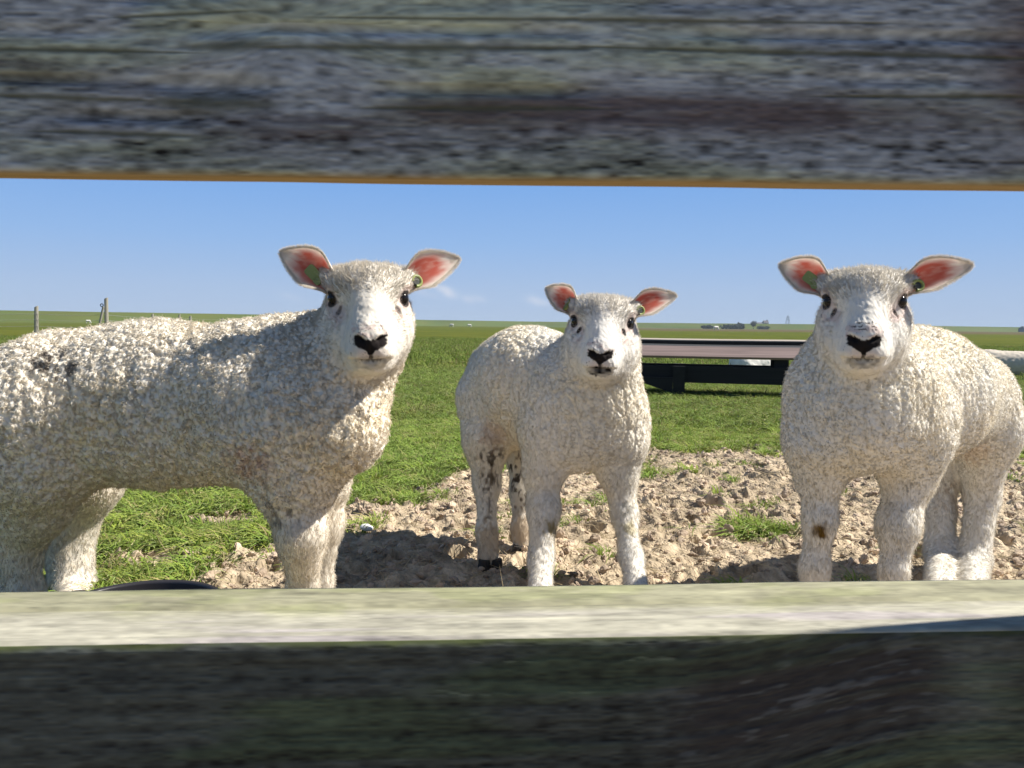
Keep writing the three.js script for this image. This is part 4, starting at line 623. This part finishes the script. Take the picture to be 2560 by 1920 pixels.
const GRAZING = [cap([-0.3, 0.62, 0], [0.3, 0.64, 0], 0.24, 0.23, 0.1), cap([0.35, 0.62, 0], [0.62, 0.25, 0], 0.13, 0.09, 0.08), cap([0.62, 0.25, 0], [0.70, 0.08, 0], 0.08, 0.05, 0.04), cap([-0.38, 0.5, 0.1], [-0.4, 0.02, 0.1], 0.07, 0.035, 0.04), cap([-0.38, 0.5, -0.1], [-0.36, 0.02, -0.1], 0.07, 0.035, 0.04), cap([0.32, 0.5, 0.1], [0.3, 0.02, 0.1], 0.07, 0.035, 0.04), cap([0.32, 0.5, -0.1], [0.35, 0.02, -0.1], 0.07, 0.035, 0.04)];
[[1787, 152, 0.3, 'tiny white sheep grazing on the marsh above the feed trough'], [1128, 205, 2.8, 'tiny white sheep grazing near the dike, just right of the left lamb'], [1172, 215, 0.2, 'tiny white sheep grazing near the dike between the left and middle lambs'], [222, 190, 0.5, 'tiny white sheep grazing below the dike by the tall fence post']].forEach(([px, d, yaw, label]) => { const x = ((px - 1280) / 1925) * d; plainSheep('grazing_sheep', GRAZING, [-0.7, -0.05, -0.4], [0.85, 0.95, 0.4], 0.06, [x, 0, -d], yaw, label, 'sheep', 'sheep grazing far off', [0.72, 0.70, 0.66]); });

/* ---------------------------------------------------------------- wire fence on the left */
{
  const root = thing('wire_fence', [-12, 0, -26], 'weathered wooden post and wire fence in the pasture at the left', 'fence'), base = root.position, m = std([0.30, 0.28, 0.23], 0.95), mw = std([0.35, 0.35, 0.33], 0.6, { metalness: 0.6 });
  const posts = [[93, 24, 0.90, 0.066, 0.03], [268, 24.6, 1.20, 0.066, 0.01], [383, 36, 0.83, 0.066, 0.0], [447, 38, 0.86, 0.055, 0.14], [477, 41, 0.80, 0.066, 0], [555, 52, 0.78, 0.075, 0.1], [668, 74, 0.78, 0.08, 0.0], [-180, 23, 0.95, 0.066, 0.02]], tops = [];
  posts.forEach(([px, d, h, r, lean], i) => {
    const x = ((px - 1280) / 1925) * d, g = new THREE.CylinderGeometry(r * 0.85, r, h + 0.1, 14, 10), p = g.attributes.position;
    for (let q = 0; q < p.count; q++) { const k = 1 + 0.16 * (noise3(p.getX(q) * 20, p.getY(q) * 3, p.getZ(q) * 20 + i) - 0.5); p.setX(q, p.getX(q) * k); p.setZ(q, p.getZ(q) * k); if (p.getY(q) > h / 2) p.setY(q, p.getY(q) + p.getX(q) * 0.5); }
    g.computeVertexNormals(); const o = mesh('post', g, m, root); o.position.set(x - base.x, (h - 0.1) / 2, -d - base.z); o.rotation.z = -lean; tops.push([x - base.x, -d - base.z, px]);
  });
  { const [x, z] = tops[1], g = new THREE.CylinderGeometry(0.035, 0.04, 1.05, 10), o = mesh('brace', g, m, root); o.position.set(x - 0.16, 0.42, z + 0.1); o.rotation.z = -0.24; const k = mesh('insulator', new THREE.TorusGeometry(0.045, 0.014, 8, 16), std([0.03, 0.03, 0.03], 0.5), root); k.position.set(x - 0.12, 0.98, z + 0.03); }
  tops.sort((a, b) => a[2] - b[2]);
  for (const y of [0.50, 0.30, 0.68]) for (let i = 0; i + 1 < tops.length; i++) { const a = tops[i], b = tops[i + 1], c = new THREE.CatmullRomCurve3([0, 0.25, 0.5, 0.75, 1].map((t) => new THREE.Vector3(mix(a[0], b[0], t), y - 0.03 * Math.sin(Math.PI * t), mix(a[1], b[1], t) + 0.06))); mesh('wire', new THREE.TubeGeometry(c, 12, 0.006, 5), mw, root); }
}
{ // black rubber bucket just behind the lower board: its far rim shows above the wood
  const pr = [[0.001, 0.004], [0.062, 0.004], [0.067, 0.010], [0.081, 0.178], [0.085, 0.181], [0.085, 0.186], [0.081, 0.189], [0.077, 0.186], [0.063, 0.016], [0.001, 0.014]].map(([x, y]) => new THREE.Vector2(x, y));
  const o = mesh('bucket', new THREE.LatheGeometry(pr, 72), std([0.030, 0.028, 0.032], 0.35)); o.position.set(-0.357, 0, -0.715); tag(o, 'black rubber bucket whose far rim shows above the lower board', 'bucket');
}

/* ---------------------------------------------------------------- far things: trees, bushes, farm, mast */
{
  const bark = std([0.16, 0.14, 0.12], 1), twig = std([0.15, 0.15, 0.115], 1);
  const crown = (name, seed, rx, ry, n, size) => { const r = rng(seed), parts = []; for (let i = 0; i < n; i++) { const a = r() * 6.283, b = Math.acos(2 * r() - 1), q = Math.cbrt(r()) * (0.7 + 0.5 * noise2(a * 2 + seed, b * 2)), g = new THREE.IcosahedronGeometry(size * (0.5 + r()), 0); const p = g.attributes.position; for (let k = 0; k < p.count; k++) p.setXYZ(k, p.getX(k) * (0.6 + 0.8 * hash3(k, i, 3)), p.getY(k) * (0.5 + 0.7 * hash3(k, i, 5)), p.getZ(k) * (0.6 + 0.8 * hash3(k, i, 9))); g.translate(rx * q * Math.sin(b) * Math.cos(a), ry * q * Math.cos(b), rx * q * Math.sin(b) * Math.sin(a)); parts.push(g); } const g = mergeGeometries(parts); g.computeVertexNormals(); return g; };
  const at = (px, d) => [((px - 1280) / 1925) * d, -d];
  const tree = (px, d, h, w, seed, label) => { const [x, z] = at(px, d), t = thing('tree', [x, 0, z], label, 'tree'); const g = new THREE.CylinderGeometry(0.09, 0.2, h * 0.5, 8, 4); g.translate(0, h * 0.25, 0); mesh('trunk', g, bark, t); const r = rng(seed), limbs = []; for (let i = 0; i < 9; i++) { const l = new THREE.CylinderGeometry(0.02, 0.07, h * 0.45, 5); l.translate(0, h * 0.22, 0); l.rotateZ(0.25 + 0.5 * r()); l.rotateY(r() * 6.283); l.translate(0, h * (0.3 + 0.15 * r()), 0); limbs.push(l); } mesh('limbs', mergeGeometries(limbs), bark, t); mesh('crown', crown('crown', seed, w / 2, h * 0.33, 260, h * 0.035), twig, t).position.y = h * 0.66; };
  tree(1880, 470, 5.3, 4.4, 5, 'round bare-looking tree on the horizon above the feed trough');
  const bush = (px, d, w, h, seed, label) => { const [x, z] = at(px, d), o = mesh('bush', crown('bush', seed, w / 2, h * 0.62, 160, h * 0.16), std([0.075, 0.085, 0.055], 1)); o.position.set(x, h * 0.45, z); tag(o, label, 'bush', 'bushes before the far dike'); };
  bush(1822, 430, 11, 2.6, 3, 'wide dark bush left of the far round tree'); bush(1765, 430, 8, 2.0, 4, 'low bush farthest left of the far round tree'); bush(1845, 440, 6, 3.2, 6, 'tall narrow bush between the wide bush and the far round tree'); bush(1905, 460, 8, 2.1, 8, 'low bush just right of the far round tree');
  const house = (px, d, w, h, dep, y, label, wallc, roofc) => { const [x, z] = at(px, d), t = thing('farmhouse', [x, y, z], label, 'house', 'buildings on the horizon'); const g = new THREE.BoxGeometry(w, h * 0.5, dep); g.translate(0, h * 0.25, 0); mesh('wall', g, std(wallc, 0.9), t); const s = new THREE.Shape(); s.moveTo(-dep / 2 - 0.3, 0); s.lineTo(dep / 2 + 0.3, 0); s.lineTo(0, h * 0.5); s.closePath(); const rg = new THREE.ExtrudeGeometry(s, { depth: w + 0.4, bevelEnabled: false }); rg.translate(0, h * 0.5, -w / 2 - 0.2); rg.rotateY(Math.PI / 2); const rf = mesh('roof', rg, std(roofc, 0.9), t); const c = new THREE.BoxGeometry(0.7, 1.4, 0.7); c.translate(w * 0.3, h * 1.0, 0); mesh('chimney', c, std([0.2, 0.12, 0.1], 0.9), rf); };
  house(1897, 720, 6.5, 3.0, 5, 3.2, 'left one of two small grey houses behind the dike right of the far tree', [0.3, 0.28, 0.27], [0.13, 0.12, 0.13]); house(1910, 700, 4, 4.6, 5, 3.2, 'right one of two small grey houses behind the dike right of the far tree', [0.28, 0.26, 0.26], [0.12, 0.11, 0.12]);
  house(2575, 560, 15, 4.2, 8, 0, 'dark-roofed barn at the far right edge of the horizon', [0.12, 0.13, 0.15], [0.06, 0.07, 0.09]);
  { const [x, z] = at(1965, 1000), t = thing('lattice_mast', [x, 0, z], 'faint steel mast standing on the horizon left of the right-hand lamb', 'mast'), m = std([0.18, 0.19, 0.21], 0.7, { metalness: 0.3 }), rod = (name, a, b, r) => { const A = new THREE.Vector3(...a), B = new THREE.Vector3(...b), g = new THREE.CylinderGeometry(r, r, A.distanceTo(B), 5), o = mesh(name, g, m, t); o.position.copy(A).add(B).multiplyScalar(0.5); o.quaternion.setFromUnitVectors(UPV, B.clone().sub(A).normalize()); };
    for (const sx of [-1, 1]) for (const sz of [-1, 1]) rod('leg', [sx * 3.2, 0, sz * 3.2], [sx * 0.9, 16.5, sz * 0.9], 0.26); rod('cross_arm', [-2, 15.6, 0], [2, 15.6, 0], 0.22); rod('cross_arm', [-1.7, 12.2, 1.4], [1.7, 12.2, 1.4], 0.2); rod('peak', [0, 16, 0], [0, 18.2, 0], 0.3); for (const sx of [-1, 1]) { rod('lattice_bar', [sx * 2.6, 4, 2.6], [-sx * 1.7, 10, 1.7], 0.14); rod('lattice_bar', [sx * 1.8, 10, 1.8], [-sx * 1, 15.5, 1], 0.14); } }
}

/* ---------------------------------------------------------------- grass, clods, straw */
function tuft(seed, n, h, spread, w, droop) {
  const r = rng(seed), pos = [], idx = [];
  for (let b = 0; b < n; b++) {
    const a = r() * 6.283, d = Math.sqrt(r()) * spread, x0 = d * Math.cos(a), z0 = d * Math.sin(a), dir = a + 1.6 * (r() - 0.5), L = h * (0.45 + 0.75 * r()), lean = 0.25 + droop * r(), ww = w * (0.6 + 0.7 * r()), q = dir + Math.PI / 2 + 0.8 * (r() - 0.5), n0 = pos.length / 3;
    for (let i = 0; i <= 3; i++) { const t = i / 3, out = lean * L * t * t * 1.1, y = L * t * (1 - 0.38 * lean * t * t) - 0.004, wd = ww * (1 - t * t * 0.92) * 0.5, cx = x0 + out * Math.cos(dir), cz = z0 + out * Math.sin(dir); pos.push(cx - wd * Math.cos(q), y, cz - wd * Math.sin(q), cx + wd * Math.cos(q), y + 0.0004, cz + wd * Math.sin(q)); if (i) { const k = n0 + i * 2; idx.push(k - 2, k - 1, k, k - 1, k + 1, k); } }
  }
  return geo(pos, idx);
}
{
  const leaf = new THREE.MeshPhysicalMaterial({ color: rgb(1, 1, 1), roughness: 1, transmission: 0.3, thickness: 0, side: THREE.DoubleSide, specularIntensity: 0.4 });
  const clover = tuft(9, 15, 0.022, 0.032, 0.0075, 1.0), V = [tuft(1, 12, 0.036, 0.028, 0.0042, 1.3), tuft(2, 10, 0.046, 0.024, 0.0040, 1.7), tuft(3, 14, 0.026, 0.034, 0.0046, 1.2)], far = tuft(4, 12, 0.05, 0.07, 0.009, 1.0), oclo = [[], []], out = V.map(() => [[], []]), ofar = [[], []], r = rng(5);
  const put = (to, x, z, s, c) => { quat.setFromAxisAngle(UPV, r() * 6.283); M4.compose(v3.set(x, groundY(x, z), z), quat, one.set(s * (0.8 + 0.4 * r()), s * (0.7 + 0.6 * r()), s * (0.8 + 0.4 * r()))); for (const q of M4.elements) to[0].push(q); to[1].push(...c); };
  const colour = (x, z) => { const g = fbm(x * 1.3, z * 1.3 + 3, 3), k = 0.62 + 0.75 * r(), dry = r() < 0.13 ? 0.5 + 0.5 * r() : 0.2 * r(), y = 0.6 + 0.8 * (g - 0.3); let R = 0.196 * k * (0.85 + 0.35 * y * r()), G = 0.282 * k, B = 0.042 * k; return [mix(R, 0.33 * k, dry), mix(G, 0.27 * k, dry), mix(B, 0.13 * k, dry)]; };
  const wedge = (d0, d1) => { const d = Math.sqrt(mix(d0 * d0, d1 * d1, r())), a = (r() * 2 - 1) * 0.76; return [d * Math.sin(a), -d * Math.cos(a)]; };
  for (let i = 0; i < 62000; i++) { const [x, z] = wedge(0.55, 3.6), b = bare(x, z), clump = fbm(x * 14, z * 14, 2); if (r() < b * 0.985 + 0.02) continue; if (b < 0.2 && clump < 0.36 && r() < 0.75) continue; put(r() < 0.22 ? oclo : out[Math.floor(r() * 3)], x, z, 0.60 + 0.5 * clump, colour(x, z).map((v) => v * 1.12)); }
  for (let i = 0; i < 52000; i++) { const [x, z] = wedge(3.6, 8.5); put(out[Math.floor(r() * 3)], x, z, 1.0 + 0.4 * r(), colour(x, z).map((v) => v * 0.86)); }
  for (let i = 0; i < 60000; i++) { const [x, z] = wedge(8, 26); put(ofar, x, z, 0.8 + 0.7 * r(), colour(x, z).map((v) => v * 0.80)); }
  // scattered tufts that survive on the bare soil
  for (let i = 0; i < 46; i++) { const x = -0.45 + 2.2 * r(), z = -(1.25 + 1.5 * r()); for (let k = 0; k < 7; k++) put(out[k % 3], x + 0.05 * (r() - 0.5), z + 0.05 * (r() - 0.5), 0.45 + 0.35 * r(), colour(x, z)); }
  V.forEach((g, i) => tag(instanced('grass', g, leaf, out[i][0], out[i][1]), ['short green pasture grass growing round the bare soil', 'longer leaning green blades of the pasture grass', 'low dense green leaves of the pasture grass'][i], 'grass'));
  tag(instanced('clover', clover, leaf, oclo[0], oclo[1]), 'short broad clover leaves mixed into the near grass', 'clover');
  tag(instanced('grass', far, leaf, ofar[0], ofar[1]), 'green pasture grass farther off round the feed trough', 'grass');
  // crumbs of dry soil
  const cl = new THREE.IcosahedronGeometry(1, 2), cp = cl.attributes.position; for (let i = 0; i < cp.count; i++) { const x = cp.getX(i), y = cp.getY(i), z = cp.getZ(i), k = 0.45 + 1.1 * noise3(x * 1.9 + 5, y * 1.9, z * 1.9); cp.setXYZ(i, x * k, y * k * 0.55, z * k * 1.2); } cl.computeVertexNormals();
  const ms = [], cs = []; for (let i = 0; i < 42000; i++) { const [x, z] = wedge(1.0, 3.1), b = bare(x, z); if (r() > b * (0.35 + 0.9 * fbm(x * 6, z * 6, 2))) continue; const s = 0.0012 + 0.0085 * Math.pow(r(), 6); quat.setFromEuler(new THREE.Euler(r() * 6, r() * 6, r() * 6)); M4.compose(v3.set(x, groundY(x, z) + s * 0.25, z), quat, one.setScalar(s)); ms.push(...M4.elements); const k = soilTone(x, z) * (0.75 + 0.35 * r()); cs.push(0.54 * k, 0.425 * k, 0.32 * k); }
  tag(instanced('soil_crumbs', cl, std([1, 1, 1], 1), ms, cs), 'crumbs of dry brown soil strewn over the bare patch', 'soil');
  const sg = strand(3, 0.012, 0, 0.3), sm = [], sc = []; for (let i = 0; i < 11000; i++) { const [x, z] = wedge(1.0, 3.4), b = bare(x, z); if (r() > 0.15 + 0.7 * b) continue; v3.set(r() - 0.5, 0.12 * r(), r() - 0.5).normalize(); quat.setFromUnitVectors(UPV, v3); spin.setFromAxisAngle(UPV, r() * 6.283); quat.multiply(spin); M4.compose(new THREE.Vector3(x, groundY(x, z) + 0.003, z), quat, one.setScalar(0.02 + 0.05 * r())); sm.push(...M4.elements); const k = 0.6 + 0.6 * r(); sc.push(0.48 * k, 0.39 * k, 0.24 * k); }
  tag(instanced('straw', sg, std([1, 1, 1], 0.9), sm, sc), 'dry straw and dead stems lying on the bare soil', 'straw');
}
{ // a tuft of shed wool in the grass between the left and middle lambs
  const c = [-0.3144, 0, -1.6558], g = new THREE.IcosahedronGeometry(0.011, 3), p = g.attributes.position; for (let i = 0; i < p.count; i++) { const x = p.getX(i), y = p.getY(i), z = p.getZ(i), k = 0.5 + 0.9 * noise3(x * 90, y * 90, z * 90); p.setXYZ(i, x * k * 1.3, y * k * 0.7, z * k); } g.computeVertexNormals();
  const o = mesh('wool_tuft', g, std([0.8, 0.8, 0.78], 0.9)); o.position.set(c[0], groundY(c[0], c[2]) + 0.012, c[2]); tag(o, 'small white tuft of shed wool lying in the grass', 'wool');
}

renderer.render(scene, camera);
